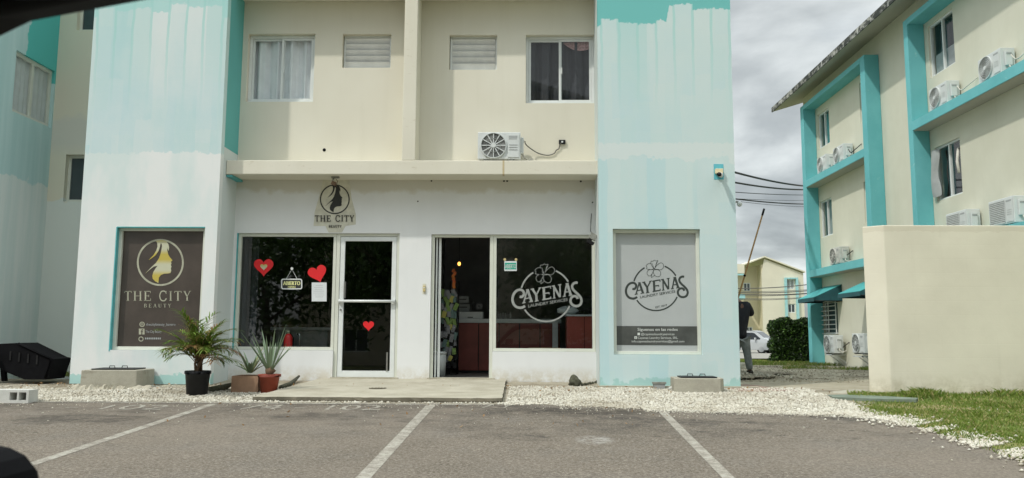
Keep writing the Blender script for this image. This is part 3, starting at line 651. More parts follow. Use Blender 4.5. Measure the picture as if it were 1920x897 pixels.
# towers
def tower(x0, x1, mat, hole, side_hi, side_lo, inner):
    mb = MB(); holes_wall(mb, x0, x1, -.3, 9.0, [hole], YT, YT + .13); t = mb.build('tower_front', mat, B1)
    m2 = MB()
    if inner > 0: xs = (x1 - .15, x1 - .001)
    else: xs = (x0 + .001, x0 + .15)
    zs = atY(425, 272, YT).z
    MB().box(*xs, YT + .131, YW + .15, -.3, zs).build('tower_side', side_lo, B1); MB().box(*xs, YT + .131, YW + .15, zs + .001, 9.0).build('tower_side', side_hi, B1)
    xs = (x0 + .001, x0 + .15) if inner > 0 else (x1 - .15, x1 - .001)
    MB().box(*xs, YT + .131, 21, -.3, 9.0).build('tower_side', side_lo, B1)
    return t
def hole_px(a, b, c, d, Y): return (atY(a, (c + d) / 2, Y).x, atY(b, (c + d) / 2, Y).x, atY((a + b) / 2, d, Y).z, atY((a + b) / 2, c, Y).z)
HL = hole_px(212.5, 379, 426, 657, YT); HR = hole_px(1150, 1315, 429.5, 665.5, YT)
tower(XL0, XL1, M['towL'], HL, M['teal_side'], M['pale_side'], 1)
tower(XR0, XR1, M['towR'], HR, M['pale_side'], M['pale_side'], -1)
def frame_rect(mb, x0, x1, z0, z1, y0, y1, w, mull=()):
    mb.box(x0, x1, y0, y1, z1 - w, z1); mb.box(x0, x1, y0, y1, z0, z0 + w); mb.box(x0, x0 + w, y0 + .001, y1, z0 + w, z1 - w); mb.box(x1 - w, x1, y0 + .001, y1, z0 + w, z1 - w)
    for m_ in mull: mb.box(m_ - w / 2, m_ + w / 2, y0 + .002, y1, z0 + w, z1 - w)
    return mb
for H, c in ((HL, 0), (HR, 1)):
    x0, x1, z0, z1 = H; mb = MB(); x0 += .0; frame_rect(mb, x0 + .002, x1 - .002, z0 + .002, z1 - .002, YT + .07, YT + .125, .05)
    w = mb.build('display_window', M['alu'], B1, bevel=.004)
    MB().box(x0, x1, YT + .14, YT + .17, z0, z1).build('pane', M['carg'], w)
    if c == 0:
        MB().box(x0 - .012, x0 + .004, YT - .004, YT + .07, z0 - .02, z1).build('reveal_strip', M['tealtrim'], w); MB().box(x0, x1, YT - .003, YT + .07, z1 - .008, z1 + .006).build('reveal_strip', M['tealtrim'], w)
# bulk: end walls, rear, roof, floors
MB().box(XL0 + .2, XR1 - .01, 20.9, 21.1, -.3, 9.0).build('rear_wall', M['cream'], B1)
MB().box(XL0 + .2, XR1 - .2, YW + .165, 20.8, 2.95, 3.1).build('floor_slab', M['dark'], B1)
MB().box(XL0 - .3, XR1 + .05, YT - .45, 17.0, 9.02, 9.14).build('roof', M['roofslab'], B1); MB().box(XL0 - .3, XR1 + .05, 17.01, 21.6, 9.02, 9.14).build('roof', M['roofslab'], B1)
# recessed wall left of the tower
YR = 14.6; XC = atY(88, 380, YR).x
r1 = (atY(121, 335, YR).x, XL0 + .1, atY(130, 378, YR).z, atY(130, 290, YR).z); r2 = (atY(145, 30, YR).x, XL0 + .1, atY(150, 57, YR).z, 7.3)
holes_wall(MB(), XC - .3, XL0 + .14, -.3, 9.0, [r1, r2], YR, YR + .16).build('recessed_wall', M['recess'], B1)
for r in (r1, r2):
    w = frame_rect(MB(), r[0], r[1], r[2], r[3], YR + .1, YR + .15, .05, ()).build('window', M['alu'], B1)
    MB().box(r[0] + .052, r[1], YR + .12, YR + .13, r[2] + .05, r[3] - .05).build('pane', M['farwin'], w)
# upper windows
def curtain(x0, x1, z0, z1, y, amp, per, seed):
    rg = random.Random(seed); n = 90; vs = []; 
    ph = rg.uniform(0, 6)
    for i in range(n + 1):
        x = x0 + (x1 - x0) * i / n; a = y + amp * (math.sin(x * per + ph) + .5 * math.sin(x * per * 2.3 + 1 + ph) * .7)
        vs += [(x, a, z0), (x + .01 * math.sin(i * 1.7), a - .01, z1)]
    return MB().add(vs, [(2 * i, 2 * i + 2, 2 * i + 3, 2 * i + 1) for i in range(n)], True)
def sliding(key, dz=0, cur='curtain', glass='glassm', extra=True):
    x0, x1, z0, z1 = upw[key]; z0 += dz; z1 += dz; xm = (x0 + x1) / 2
    w = frame_rect(MB(), x0 + .002, x1 - .002, z0 + .002, z1 - .002, YW + .09, YW + .155, .045).build('window', M['aluw'], B1, bevel=.004)
    sash = MB(); frame_rect(sash, x0 + .05, xm + .03, z0 + .05, z1 - .05, YW + .125, YW + .145, .035); frame_rect(sash, xm - .02, x1 - .05, z0 + .05, z1 - .05, YW + .1, YW + .12, .035)
    sash.build('sash', M['aluw'], w)
    MB().box(x0 + .086, xm - .006, YW + .133, YW + .137, z0 + .086, z1 - .086).build('pane', M[glass], w); MB().box(xm + .016, x1 - .086, YW + .108, YW + .112, z0 + .086, z1 - .086).build('pane', M[glass], w)
    MB().box(xm + .02, xm + .035, YW + .085, YW + .099, (z0 + z1) / 2 - .06, (z0 + z1) / 2 + .05).build('latch', M['aluw'], w)
    curtain(x0, x1, z0, z1, YW + .215, .042, 24, len(key) + int(dz)).build('curtain', M[cur], w)
    MB().box(x0 - .3, x1 + .3, YW + .45, YW + .5, z0 - .3, z1 + .3).build('dark_backing', M['dark'], w)  # dark panel stands in for the unlit room behind the window
    return w
sliding('left', cur='curtain'); wr = sliding('right', cur='curt_dark', glass='glassm'); sliding('left', 2.86); sliding('right', 2.86, cur='curt_dark')
x0, x1, z0, z1 = upw['right']; q = MB(); P_ = smooth([(x0 + .62, z1 - .08), (x0 + .78, z1 - .19), (x0 + .93, z1 - .22), (x1 - .06, z1 - .18), (x1 - .05, z1 - .06)], 5)
q.prism(P_, YW + .17, YW + .175); q.build('curtain_swag', M['pinkcloth'], wr)
for key in ('ll', 'rl'):
    for dz in (0, 2.86):
        x0, x1, z0, z1 = upw[key]; z0 += dz; z1 += dz
        w = frame_rect(MB(), x0 + .01, x1 - .002, z0 + .002, z1 - .004, YW + .09, YW + .15, .028).build('louvre_window', M['aluw'], B1)
        bl = MB(); n = 5; hh = (z1 - z0 - .07) / n
        for i in range(n): bl.obox(((x0 + x1) / 2, YW + .12, z0 + .035 + hh * (i + .5)), x1 - x0 - .07, .012, hh * 1.02, rx=R(28))
        bl.build('louvre_blades', M['louvre'], w); MB().box(x0, x1, YW + .17, YW + .18, z0, z1).build('dark_backing', M['dark'], w)  # dark sheet behind the blades stands in for an unlit room
# shopfront frames
def pane(x0, x1, z0, z1, par, mat='glass', y=YW + .075): return MB().box(x0, x1, y, y + .006, z0, z1).build('pane', M[mat], par)
yf0, yf1 = YW + .035, YW + .10
w = frame_rect(MB(), LX0 + .003, LXm - .043, zwin + .003, zt - .003, yf0, yf1, .05).build('shop_window', M['alu'], B1, bevel=.004); pane(LX0 + .05, LXm - .09, zwin + .05, zt - .05, w)
MB().box(LX0 - .01, LX0 + .003, YW - .003, YW + .035, zwin - .01, zt).build('reveal_strip', M['tealtrim'], w)
w = MB(); w.box(LXm - .038, LXm + .02, yf0, yf1, 0, zt - .003); w.box(LX1 - .045, LX1 - .003, yf0, yf1, 0, zt - .003); w.box(LXm + .021, LX1 - .046, yf0, yf1, zt - .045, zt - .003)
w.build('door_frame', M['alu'], B1, bevel=.004)
dx0, dx1, dz1 = LXm + .024, LX1 - .05, zt - .05
d = frame_rect(MB(), dx0, dx1, .02, dz1, yf0 + .01, yf0 + .05, .075)
d.box(dx0 + .075, dx1 - .075, yf0 + .012, yf0 + .05, .095, .12); d = d.build('door', M['aluw'], B1, bevel=.004); pane(dx0 + .07, dx1 - .07, .1, dz1 - .07, d, y=yf0 + .028)
zb = Z13(565, 690)
q = MB(); q.tube([(dx0 + .0, yf0 - .035, zb), (dx1 - .0, yf0 - .035, zb)], .022, 10); q.box(dx0 + .0, dx0 + .035, yf0 - .04, yf0 + .012, zb - .03, zb + .03); q.box(dx1 - .035, dx1, yf0 - .04, yf0 + .012, zb - .03, zb + .03); q.build('push_bar', M['aluw'], d)
MB().box(dx0 + .08, dx0 + .11, yf0 - .03, yf0 + .012, zb + .05, zb + .32).build('handle', M['steel'], d); q = MB(); q.cyl((dx0 + .035, yf0 - .01, zb - .14), .016, .02, 14, 'y'); q.build('lock', M['steel'], d)
MB().box(dx1 - .13, dx1 - .105, yf0 - .002, yf0 + .009, .12, .42).build('handle', M['steel'], d)
w = frame_rect(MB(), RXm + .003, RX1 - .003, zwin2 + .003, ztr - .003, yf0, yf1, .05).build('shop_window', M['alu'], B1, bevel=.004); pane(RXm + .05, RX1 - .05, zwin2 + .05, ztr - .05, w)
w = MB(); w.box(RX0 + .003, RX0 + .05, yf0, yf1, 0, ztr - .003); w.box(RXm - .055, RXm + .001, yf0, yf1, 0, ztr - .003); w.box(RX0 + .051, RXm - .056, yf0, yf1, ztr - .045, ztr - .003)
w.build('door_frame', M['alu'], B1, bevel=.004)
q = MB(); hx = RX0 + .115     # door leaf folded back into the shop
fm = lambda u, v, w_: (hx + w_ - (u - 13.4) * .10, u, v)
qq = MB(fm)
for a in ((13.42, 14.22, .02, .10), (13.42, 14.22, ztr - .13, ztr - .05), (13.42, 13.49, .1, ztr - .13), (14.15, 14.22, .1, ztr - .13)): qq.box(a[0], a[1], a[2], a[3], 0, .04)
d = qq.build('door', M['aluw'], B1, bevel=.004); g_ = MB(fm); g_.box(13.48, 14.16, .09, ztr - .12, .017, .022); g_.build('pane', M['glass'], d)
q = MB(fm); q.box(13.40, 13.42, .02, ztr - .05, -.045, -.02); q.build('seal_strip', M['aluw'], d)
MB().box(LXm - .06, LX1 + .03, YW - .06, YW + .16, -.05, .018).build('threshold', M['conc'], B1); MB().box(RX0 - .03, RXm + .04, YW - .06, YW + .16, -.05, .018).build('threshold', M['conc'], B1)
# shop interiors (part of the building)
def room(x0, x1, y1, z1, wall, floor):
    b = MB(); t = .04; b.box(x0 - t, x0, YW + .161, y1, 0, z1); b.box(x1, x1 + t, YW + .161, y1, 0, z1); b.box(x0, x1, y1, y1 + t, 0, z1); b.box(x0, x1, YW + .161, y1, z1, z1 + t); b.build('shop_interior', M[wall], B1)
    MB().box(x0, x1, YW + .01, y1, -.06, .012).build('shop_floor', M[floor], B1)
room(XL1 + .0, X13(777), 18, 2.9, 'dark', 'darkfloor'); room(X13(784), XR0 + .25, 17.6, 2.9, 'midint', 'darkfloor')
q = curtain(LX0 + .02, X13(472), zwin - .2, zt - .05, YW + .32, .012, 40, 3); q.build('hanging_blind', M['curt_dark'], B1)
# screw holes and stains of old fittings
for px, py, r in [(783.5, 378, .012), (809, 339.5, .014), (945, 339.5, .018), (951, 339.5, .018), (1089, 340.5, .016), (1111, 380, .012), (608, 281.5, .028)]:
    p = atY(px, py, YW); MB().cyl((p.x, YW - .004, p.z), r, .012, 10, 'y').build('anchor_hole', M['blkm'], B1)

# slab at the shop doors
def slab():
    r = thing('concrete_slab', 'worn concrete step slab in front of the two shop doors', 'slab', (-1.6, 12, 0))
    yb, yf = YW - .001, 10.63; A = [(atG(598, 711).x + .0, yb), (X13(949, 700), yb), (atG(944, 746).x, yf), (atG(489, 748).x, yf)]
    A[0] = (X13(600, 708), yb); zf = -.100
    def top(x, y): return zf + (0. - zf) * (y - yf) / (yb - yf)
    rg = random.Random(3); vs = []; fs = []; n = 40; m_ = 12
    for j in range(m_ + 1):
        t = j / m_; y = yf + (yb - yf) * t; xa = A[3][0] + (A[0][0] - A[3][0]) * t; xb = A[2][0] + (A[1][0] - A[2][0]) * t
        for i in range(n + 1):
            x = xa + (xb - xa) * i / n; dy = rg.uniform(-.02, .02) if j == 0 else 0; dx = rg.uniform(-.008, .008) if i in (0, n) and j < m_ else 0
            vs.append((x + dx, y + dy, top(x, y) + rg.uniform(-.002, .002)))
    W_ = n + 1
    fs = [(j * W_ + i, j * W_ + i + 1, (j + 1) * W_ + i + 1, (j + 1) * W_ + i) for j in range(m_) for i in range(n)]
    MB().add(vs, fs).build('slab_top', M['conc'], r, fix=True)
    # ragged edge skirt
    e = MB(); front = [vs[i] for i in range(W_)]; lef = [vs[j * W_] for j in range(m_ + 1)]; rig = [vs[j * W_ + n] for j in range(m_ + 1)]
    for L_, off in ((front, (0, -.03)), (lef, (-.03, 0)), (rig, (.004, 0))):
        vv = []
        for p in L_:
            k = rg.uniform(.2, 1.2); vv += [p, (p[0] + off[0] * k, p[1] + off[1] * k, p[2] - .035), (p[0] + off[0] * .6, p[1] + off[1] * .6, gz(p[0], p[1]) - .04)]
        e.add(vv, [f for i in range(len(L_) - 1) for f in ((3 * i, 3 * i + 3, 3 * i + 4, 3 * i + 1), (3 * i + 1, 3 * i + 4, 3 * i + 5, 3 * i + 2))])
    e.build('slab_edge', M['concdark'], r)
    p = atG(708, 736); z = top(0, p.y); q = MB(); q.cyl((p.x, p.y, z - .005), .125, .012, 24); dr = q.build('drain_cover', M['concdark'], r)
    q = MB()
    for k in range(5): q.box(p.x - .1 + k * .043, p.x - .085 + k * .043, p.y - .07, p.y + .07, z + .0071, z + .011)
    q.build('slot', M['conc'], dr)
slab()

# ================================================================ LEFT WING
B2 = thing('building_wing', 'side of the neighbouring block at left edge, patchy aqua over white paint', 'building', (-9, 12, 0))
XS = XC - .002
sw = (atX(27, 150, XS).y, atX(99, 190, XS).y, atX(95, 240, XS).z, atX(103, 134, XS).z)
fs_ = lambda u, w_, v: (XS - (w_), u, v)
q = MB(lambda u, w_, v: (XS - w_, u, v)); holes_wall(q, 11.9, YR - .001, -.3, 8.8, [sw], 0, .16); q.build('side_wall', M['wing'], B2)
q = MB(lambda u, w_, v: (XS - w_, u, v)); frame_rect(q, sw[0], sw[1], sw[2], sw[3], .05, .1, .06, ((sw[0] + sw[1]) / 2,)); w = q.build('window', M['alu'], B2)
q = MB(lambda u, w_, v: (XS - w_, u, v)); q.box(sw[0] + .05, sw[1] - .05, .075, .08, sw[2] + .05, sw[3] - .05); q.build('pane', M['glassm'], w)
q = MB()
for i in range(61):
    pass
cv = []; n = 60
for i in range(n + 1):
    yy = sw[0] + (sw[1] - sw[0]) * i / n; cv += [(XS - .12 + .02 * math.sin(i * .9), yy, sw[2]), (XS - .12 + .02 * math.sin(i * .9 + .3), yy, sw[3])]
MB().add(cv, [(2 * i, 2 * i + 2, 2 * i + 3, 2 * i + 1) for i in range(n)], True).build('curtain', M['ctop'], w)
MB().box(-16, XS - .165, 11.9, 12.02, -.3, 8.8).build('front_wall', M['cream'], B2); MB().box(-16, XS + .02, 11.6, YR + 4, 8.81, 8.95).build('roof', M['roofslab'], B2)
MB().box(-16, XS - .165, YR + .2, YR + .35, -.3, 8.8).build('rear_wall', M['cream'], B2)
tr_ = MB(lambda u, w_, v: (XS - w_, u, v)); tr_.box(13.9, YR - .002, -.07, -.001, sw[3] + .012, 8.0)

# ================================================================ RIGHT BUILDING
XF, XW = 8.62, 9.0
B3 = thing('apartment_building', 'three storey cream side wall with turquoise window surrounds at the right', 'building', (9.5, 18, 0))
def sz(px, py, X=XW): return atX(px, py, X).z
def sy(px, py, X=XW): return atX(px, py, X).y
wins = []
wA = (sy(1555, 240), sy(1534, 250), sz(1537, 280), sz(1535, 215)); wB = (sy(1560, 400), sy(1538.5, 410), sz(1543, 446), sz(1538, 379)); 
wA2 = (20.85, 21.75, wA[2], wA[3]); wB2 = (20.85, 21.75, wB[2], wB[3])
wC = (sy(1789, 80), sy(1742, 100), sz(1746, 146.5), sz(1741, 49.5)); wD = (sy(1802, 310), sy(1755, 330), sz(1761, 377), sz(1754, 277.6)); wG = (sy(1571, 600), sy(1543.5, 600), sz(1557, 626), sz(1557, 566))
wC2 = (13.4, 14.4, wC[2], wC[3])
ym = lambda u, w_, v: (XW + w_, u, v)
q = MB(ym); holes_wall(q, 9.0, 26.2, -.4, 8.55, [wA, wB, wA2, wB2, wC, wD, wG], 0, .16); q.build('side_wall', M['side'], B3)
MB().box(XW + .161, 19, 26.04, 26.2, -.4, 8.5).build('gable_wall', M['side'], B3); MB().box(XW + .161, 19, 9.0, 9.16, -.4, 8.5).build('gable_wall', M['side'], B3); MB().box(19, 19.16, 9, 26.2, -.4, 8.5).build('rear_wall', M['side'], B3)
xe, ze, ye = 8.23, sz(1461, 199, 8.23), 26.95; sl = .31
rf = MB(); poly = [(xe, ze), (14.0, ze + (14 - xe) * sl), (19.8, ze), (19.8, ze + .13), (14., ze + (14 - xe) * sl + .13), (xe, ze + .13)]
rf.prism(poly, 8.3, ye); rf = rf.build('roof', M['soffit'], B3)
MB().box(xe - .03, xe - .001, 8.3, ye, ze - .015, ze + .145).build('fascia', M['fascia'], rf)
MB().prism([(xe - .03, ze - .0), (14.0, ze + (14 - xe) * sl), (14., ze + (14 - xe) * sl + .14), (xe - .03, ze + .145)], ye + .001, ye + .03).build('fascia', M['fascia'], rf)
tri = MB(); tri.prism([(XW + .01, 8.5), (19, 8.5), (14, ze + (14 - xe) * sl - .002)], 26.06, 26.18); tri.build('gable_wall', M['side'], B3)
z1b, z2b = sz(1513.9, 522, XF), sz(1508, 354, XF); zF = sz(1500, 202.5, XF)
def bay(y0, y1, th):
    for a in (y0, y1 - th): MB().box(XF, XW - .002, a, a + th, -.4, zF).build('surround_fin', M['fin'], B3, bevel=.01)
    MB().box(XF + .001, XW - .003, y0 + th, y1 - th, zF - .14, zF - .001).build('surround_top', M['fin'], B3)
    for z in (z1b, z2b):
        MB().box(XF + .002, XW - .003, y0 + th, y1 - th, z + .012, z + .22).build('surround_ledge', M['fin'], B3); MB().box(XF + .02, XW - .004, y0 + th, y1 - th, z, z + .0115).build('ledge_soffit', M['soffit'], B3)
yfar = sy(1500, 205, XF); ynear = sy(1630, 330, XF); bay(ynear, yfar, .28)
yfar2 = sy(1692, 40, XF); bay(11.0, yfar2, .2)
print('bays', ynear, yfar, yfar2, 'z', z1b, z2b, zF, ze, 'wins', wA, wB, wC, wD, wG)
def side_window(h, cur, mull=True):
    y0, y1, z0, z1 = h; q = MB(ym); frame_rect(q, y0, y1, z0, z1, .04, .10, .04, ((y0 + y1) / 2,)); w = q.build('window', M['aluw'], B3)
    q = MB(ym); q.box(y0 + .04, (y0 + y1) / 2 - .02, .07, .075, z0 + .04, z1 - .04); q.build('pane', M['glassm'], w)
    q = MB(ym); q.box((y0 + y1) / 2 + .02, y1 - .04, .07, .075, z0 + .04, z1 - .04); q.build('pane', M['glassm'], w)
    cv = []; n = 50
    for i in range(n + 1):
        yy = y0 + (y1 - y0) * i / n; cv += [(XW + .25 + .03 * math.sin(i * .8), yy, z0), (XW + .25 + .03 * math.sin(i * .8 + .4), yy, z1)]
    MB().add(cv, [(2 * i, 2 * i + 2, 2 * i + 3, 2 * i + 1) for i in range(n)], True).build('curtain', M[cur], w)
    return w
side_window(wA, 'tealtrim'); side_window(wB, 'inkgrey'); side_window(wA2, 'inkgrey'); side_window(wB2, 'inkgrey')
wc = side_window(wC, 'curt_dark'); q = MB(ym); q.box(wC[0] + .05, wC[1] - .05, .12, .14, wC[2] + .02, wC[2] + .5); q.build('inner_panel', M['inkgrey'], wc)
wd = side_window(wD, 'curt_dark')
# torn curtains blown out of the window
p0 = (XW - .03, wD[1] - .02, wD[3] - .06)
q = MB(); vs = []; n = 10
for i in range(n + 1):
    t = i / n; yv = wD[1] - .03; z = wD[3] - .05 - t * 1.05; wdt = .20 - .05 * math.sin(t * 3) + .04 * math.sin(t * 9); out = .05 + .07 * math.sin(t * 2.4 + .3)
    vs += [(XW - out, yv + .02 - .03 * math.sin(t * 5), z), (XW - out * .5 - .03, yv - wdt * .5, z - .02), (XW - .02, yv - wdt, z + .01)]
q.add(vs, [f for i in range(n) for f in ((3 * i, 3 * i + 1, 3 * i + 4, 3 * i + 3), (3 * i + 1, 3 * i + 2, 3 * i + 5, 3 * i + 4))], True); q.build('torn_curtain', M['inkgrey'], wd, label='grey torn curtain hanging out of the window')
q = MB(); q.tube([(XW + .05, wD[0] + .16, wD[3] - .2), (XW - .02, wD[0] + .1, wD[3] - .5), (XW - .03, wD[0] + .04, wD[3] - .75)], .03, 6); q.build('curtain_roll', M['insul'], wd)
# grille window
y0, y1, z0, z1 = wG; q = MB(ym); frame_rect(q, y0, y1, z0, z1, .06, .1, .04); w = q.build('window', M['aluw'], B3); q = MB(ym); q.box(y0 + .02, y1 - .02, .11, .12, z0 + .02, z1 - .02); q.build('pane', M['farwin'], w)
q = MB(ym)
for i in range(8): z = z0 + (z1 - z0) * i / 7; q.box(y0 - .02, y1 + .02, -.06, -.04, z - .012, z + .012)
for k in (0, .5, 1): yy = y0 + (y1 - y0) * k; q.box(yy - .014, yy + .014, -.065, -.041, z0 - .01, z1 + .01)
for a in (y0, y1):
    for z in (z0, z1): q.box(a - .01, a + .01, -.04, 0., z - .01, z + .01)
q.build('security_grille', M['grille'], w)
# downpipe-like small conduit


# awnings
def awning(ya, yb, lab):
    zt_, zb_, xo = atX(1573, 534, XW).z, atX(1573, 566, XW).z, 8.2
    r = thing('awning', lab, 'awning', (XW, (ya + yb) / 2, zt_), 'awnings over the side windows')
    q = MB(); q.add([(XW - .005, ya, zt_), (XW - .005, yb, zt_), (xo, yb, zb_ + .12), (xo, ya, zb_ + .12), (XW - .005, ya, zt_ - .012), (XW - .005, yb, zt_ - .012), (xo, yb, zb_ + .108), (xo, ya, zb_ + .108)], [(0, 1, 2, 3), (4, 7, 6, 5), (0, 3, 7, 4), (1, 5, 6, 2), (0, 4, 5, 1), (3, 2, 6, 7)]); q.build('canopy', M['awn'], r)
    for y in (ya, yb): MB().prism([(XW - .005, zt_ - .013), (xo, zb_ + .107), (xo, zb_), (XW - .005, zb_)], y, y + .004).build('side_panel', M['awnd'], r)
    MB().box(xo - .008, xo, ya, yb, zb_, zb_ + .107).build('valance', M['awnd'], r)
    q = MB(); q.tube([(xo + .01, ya, zb_ + .01), (XW - .01, ya, zb_ + .01), (XW - .01, yb, zb_ + .01), (xo + .01, yb, zb_ + .01), (xo + .01, ya, zb_ + .01)], .014, 6); q.build('awning_frame', M['blk'], r)
    return r
awning(23.55, 24.95, 'turquoise fabric awning over the barred ground floor window')
awning(20.3, 21.75, 'turquoise fabric awning half hidden behind the cream garden wall')

# ================================================================ GARDEN WALL
gw = thing('garden_wall', 'tall blank cream painted wall standing behind the grass on the right', 'wall', (9, 12.1, 0))
xa = atY(1622, 560, 12.2).x; xb = atY(1663, 560, 12.0).x; zw = atY(1700, 422.5, 12.0).z
pl = [(xa, 12.2), (xb, 12.0), (14.5, 12.0), (14.5, 12.22), (xa + .02, 12.22)]
q = MB(); q.prism(pl, -.4, zw, 'z'); q.build('wall_body', M['gwall'], gw, bevel=.015)
#==PART3==
# ================================================================ AIR CONDITIONERS
def ac_unit(name, label, loc, rz, w=.72, h=.50, d=.28, style='spokes', case='acw', group='air conditioner outdoor units'):
    """built at its own origin: back-bottom-left corner style, front at y=0 looking to -y, w along x"""
    r = thing(name, label, 'air conditioner', loc, group, rz, local=True)
    MB().box(0, w, 0, d, .03, h).build('casing', M[case], r, bevel=.012)
    for x in (.1, w - .18): MB().box(x, x + .08, .01, d - .01, 0, .03).build('foot', M['acd'], r)
    cx, cz, rr = w * .37, .03 + (h - .03) / 2, min((h - .03) * .45, w * .31)
    if style in ('spokes', 'fan'):
        q = MB(); q.cyl((cx, -.012, cz), rr, .011, 36, 'y'); rec = q.build('fan_opening', M['acg'], r)
        q = MB()
        for k in range(3):
            a = k * 2.094 + .4; pts = []
            for t in range(9):
                u = t / 8 * 1.1; pts.append((cx + rr * .93 * math.cos(a + u), cz + rr * .93 * math.sin(a + u)))
            q.prism([(cx + rr * .15 * math.cos(a), cz + rr * .15 * math.sin(a))] + pts, -.015, -.0125)
        q.build('fan_blades', M['acd'] if style == 'spokes' else M['inkgrey'], rec)
        q = MB(); n = 12 if style == 'spokes' else 24; wd = .0075 if style == 'spokes' else .0022
        for k in range(n):
            a = k * 2 * math.pi / n; c, s_ = math.cos(a), math.sin(a)
            q.add([(cx + c * rr * .12 - s_ * wd, -.026, cz + s_ * rr * .12 + c * wd), (cx + c * rr - s_ * wd, -.026, cz + s_ * rr + c * wd), (cx + c * rr + s_ * wd, -.026, cz + s_ * rr - c * wd), (cx + c * rr * .12 + s_ * wd, -.026, cz + s_ * rr * .12 - c * wd)], [(0, 1, 2, 3)])
        for f in ((.3, .45, .6, .75, .9) if style == 'fan' else (.55, .98)): q.lathe((cx, 0, cz), [(rr * f + .0025, -.030), (rr * f + .0025, -.024), (rr * f - .0025, -.024), (rr * f - .0025, -.030)], 36, 'y', False, False)
        q.lathe((cx, 0, cz), [(rr * 1.04, -.001), (rr * 1.04, -.03), (rr * .99, -.03), (rr * .99, -.001)], 40, 'y', False, False); q.cyl((cx, -.034, cz), rr * .19, .02, 20, 'y')
        q.build('fan_guard', M[case], rec)
    else:
        q = MB(); q.box(.05, w * .66, -.004, .0, .07, h - .05); rec = q.build('grille_recess', M['acg'], r)
        q = MB(); nx, nz = 12, 12
        for i in range(nx + 1): x = .05 + (w * .66 - .05) * i / nx; q.box(x - .004, x + .004, -.014, -.0045, .07, h - .05)
        for i in range(nz + 1): z = .07 + (h - .12) * i / nz; q.box(.05, w * .66, -.018, -.0145, z - .007, z + .007)
        q.build('grille', M[case], rec)
    q = MB(); q.box(w * .70, w * .965, -.010, -.001, .06, h - .035); fp = q.build('front_panel', M[case], r, bevel=.006)
    q = MB()
    for k in range(3): z = h * .38 + k * .04; q.box(w * .735, w * .93, -.0155, -.0105, z, z + .008)
    q.build('louvre_slots', M['inkgrey'] if style == 'spokes' else M[case], fp)
    q = MB(); q.box(w * .725, w * .925, -.0125, -.0105, h - .092, h - .062)
    if style == 'spokes':
        for k in range(7): q.box(w * .73 + k * w * .028, w * .73 + k * w * .028 + .012, -.0125, -.0105, h - .122, h - .102)
    q.build('name_strip', M['inkgrey'], fp)
    q = MB(); q.box(w + .001, w + .05, d * .25, d * .72, h * .30, h * .86); vc = q.build('valve_cover', M[case], r, bevel=.01)
    q = MB(); q.box(w + .0505, w + .056, d * .3, d * .66, h * .72, h * .78); q.build('cover_handle', M['inkgrey'], vc)
    q = MB(); q.tube([(w + .03, d * .5, h * .32), (w + .07, d * .5, h * .18), (w + .12, d * .75, h * .12), (w + .2, d * .98, h * .2)], .014, 7); q.build('pipe', M['insul'], r)
    return r
zl = Zl1 + .003; pa = atY(895.5, 290, YL + .06)
ac_unit('ac_unit', 'white air conditioner with a round spoked fan guard on the ledge above the shops', (pa.x, YL + .06, zl), 0, .69, .475, .30, 'spokes')
def unitY(px, py, X=8.70): return atX(px, py, X)
R9 = R(-90); zU = z2b + .222; zM = z1b + .222
# rotated so the front looks to -x; local +x runs toward the camera, so the origin is the far end
def far(px, py): return atX(px, py, 8.69).y
a0 = ac_unit('ac_unit', 'air conditioner with round fan, rightmost of the two on the top turquoise ledge', (8.69, far(1835, 150), zU), R9, .75, .50, .27, 'fan')
dup(a0, (8.69, far(1743, 205), zU), R9, 'air conditioner with round fan on the top turquoise ledge, under the upper right window')
dup(a0, (8.69, far(1562, 290), zU), R9, 'nearer of two small air conditioners on the upper ledge between the turquoise fins')
dup(a0, (8.69, far(1532.5, 320), zU), R9, 'farther of two small air conditioners on the upper ledge between the turquoise fins')
b0 = ac_unit('ac_unit', 'air conditioner with square grille at the right edge, above the cream garden wall', (8.69, far(1854, 400), zM), R9, .80, .52, .27, 'grid')
dup(b0, (8.69, far(1773, 400), zM), R9, 'air conditioner with square grille peeking over the garden wall, under the torn curtain')
ac_unit('ac_unit', 'weathered air conditioner alone on the lowest turquoise ledge above the awnings', (8.69, far(1556, 480), zM), R9, .74, .50, .27, 'spokes', 'acold')
c0 = ac_unit('ac_unit', 'ground floor air conditioner with dark fan right under the barred window', (8.62, atX(1545, 650, 8.62).y, atX(1550, 664, 8.62).z), R9, .78, .54, .27, 'spokes')
dup(c0, (8.62, atX(1598, 650, 8.62).y, atX(1600, 664, 8.62).z), R9, 'ground floor air conditioner half hidden by the end of the garden wall')
for yy in (atX(1545, 650, 8.62).y, atX(1598, 650, 8.62).y):
    q = MB(); z = atX(1550, 664, 8.62).z
    for k in (.12, .62): q.box(8.58, 8.998, yy - k - .04, yy - k, z - .03, z - .001); q.add([(8.7, yy - k - .03, z - .03), (8.998, yy - k - .03, z - .25), (8.998, yy - k - .03, z - .22), (8.73, yy - k - .03, z - .03)], [(0, 1, 2, 3)])
    q.box(8.60, 8.64, yy - .66, yy - .08, z - .03, z - .002)
    tag(q.build('wall_bracket', M['grille']), 'pair of steel brackets carrying the air conditioner %s' % ('below the barred window' if yy > 23 else 'next to the garden wall end'), 'bracket', 'brackets of the ground floor units')
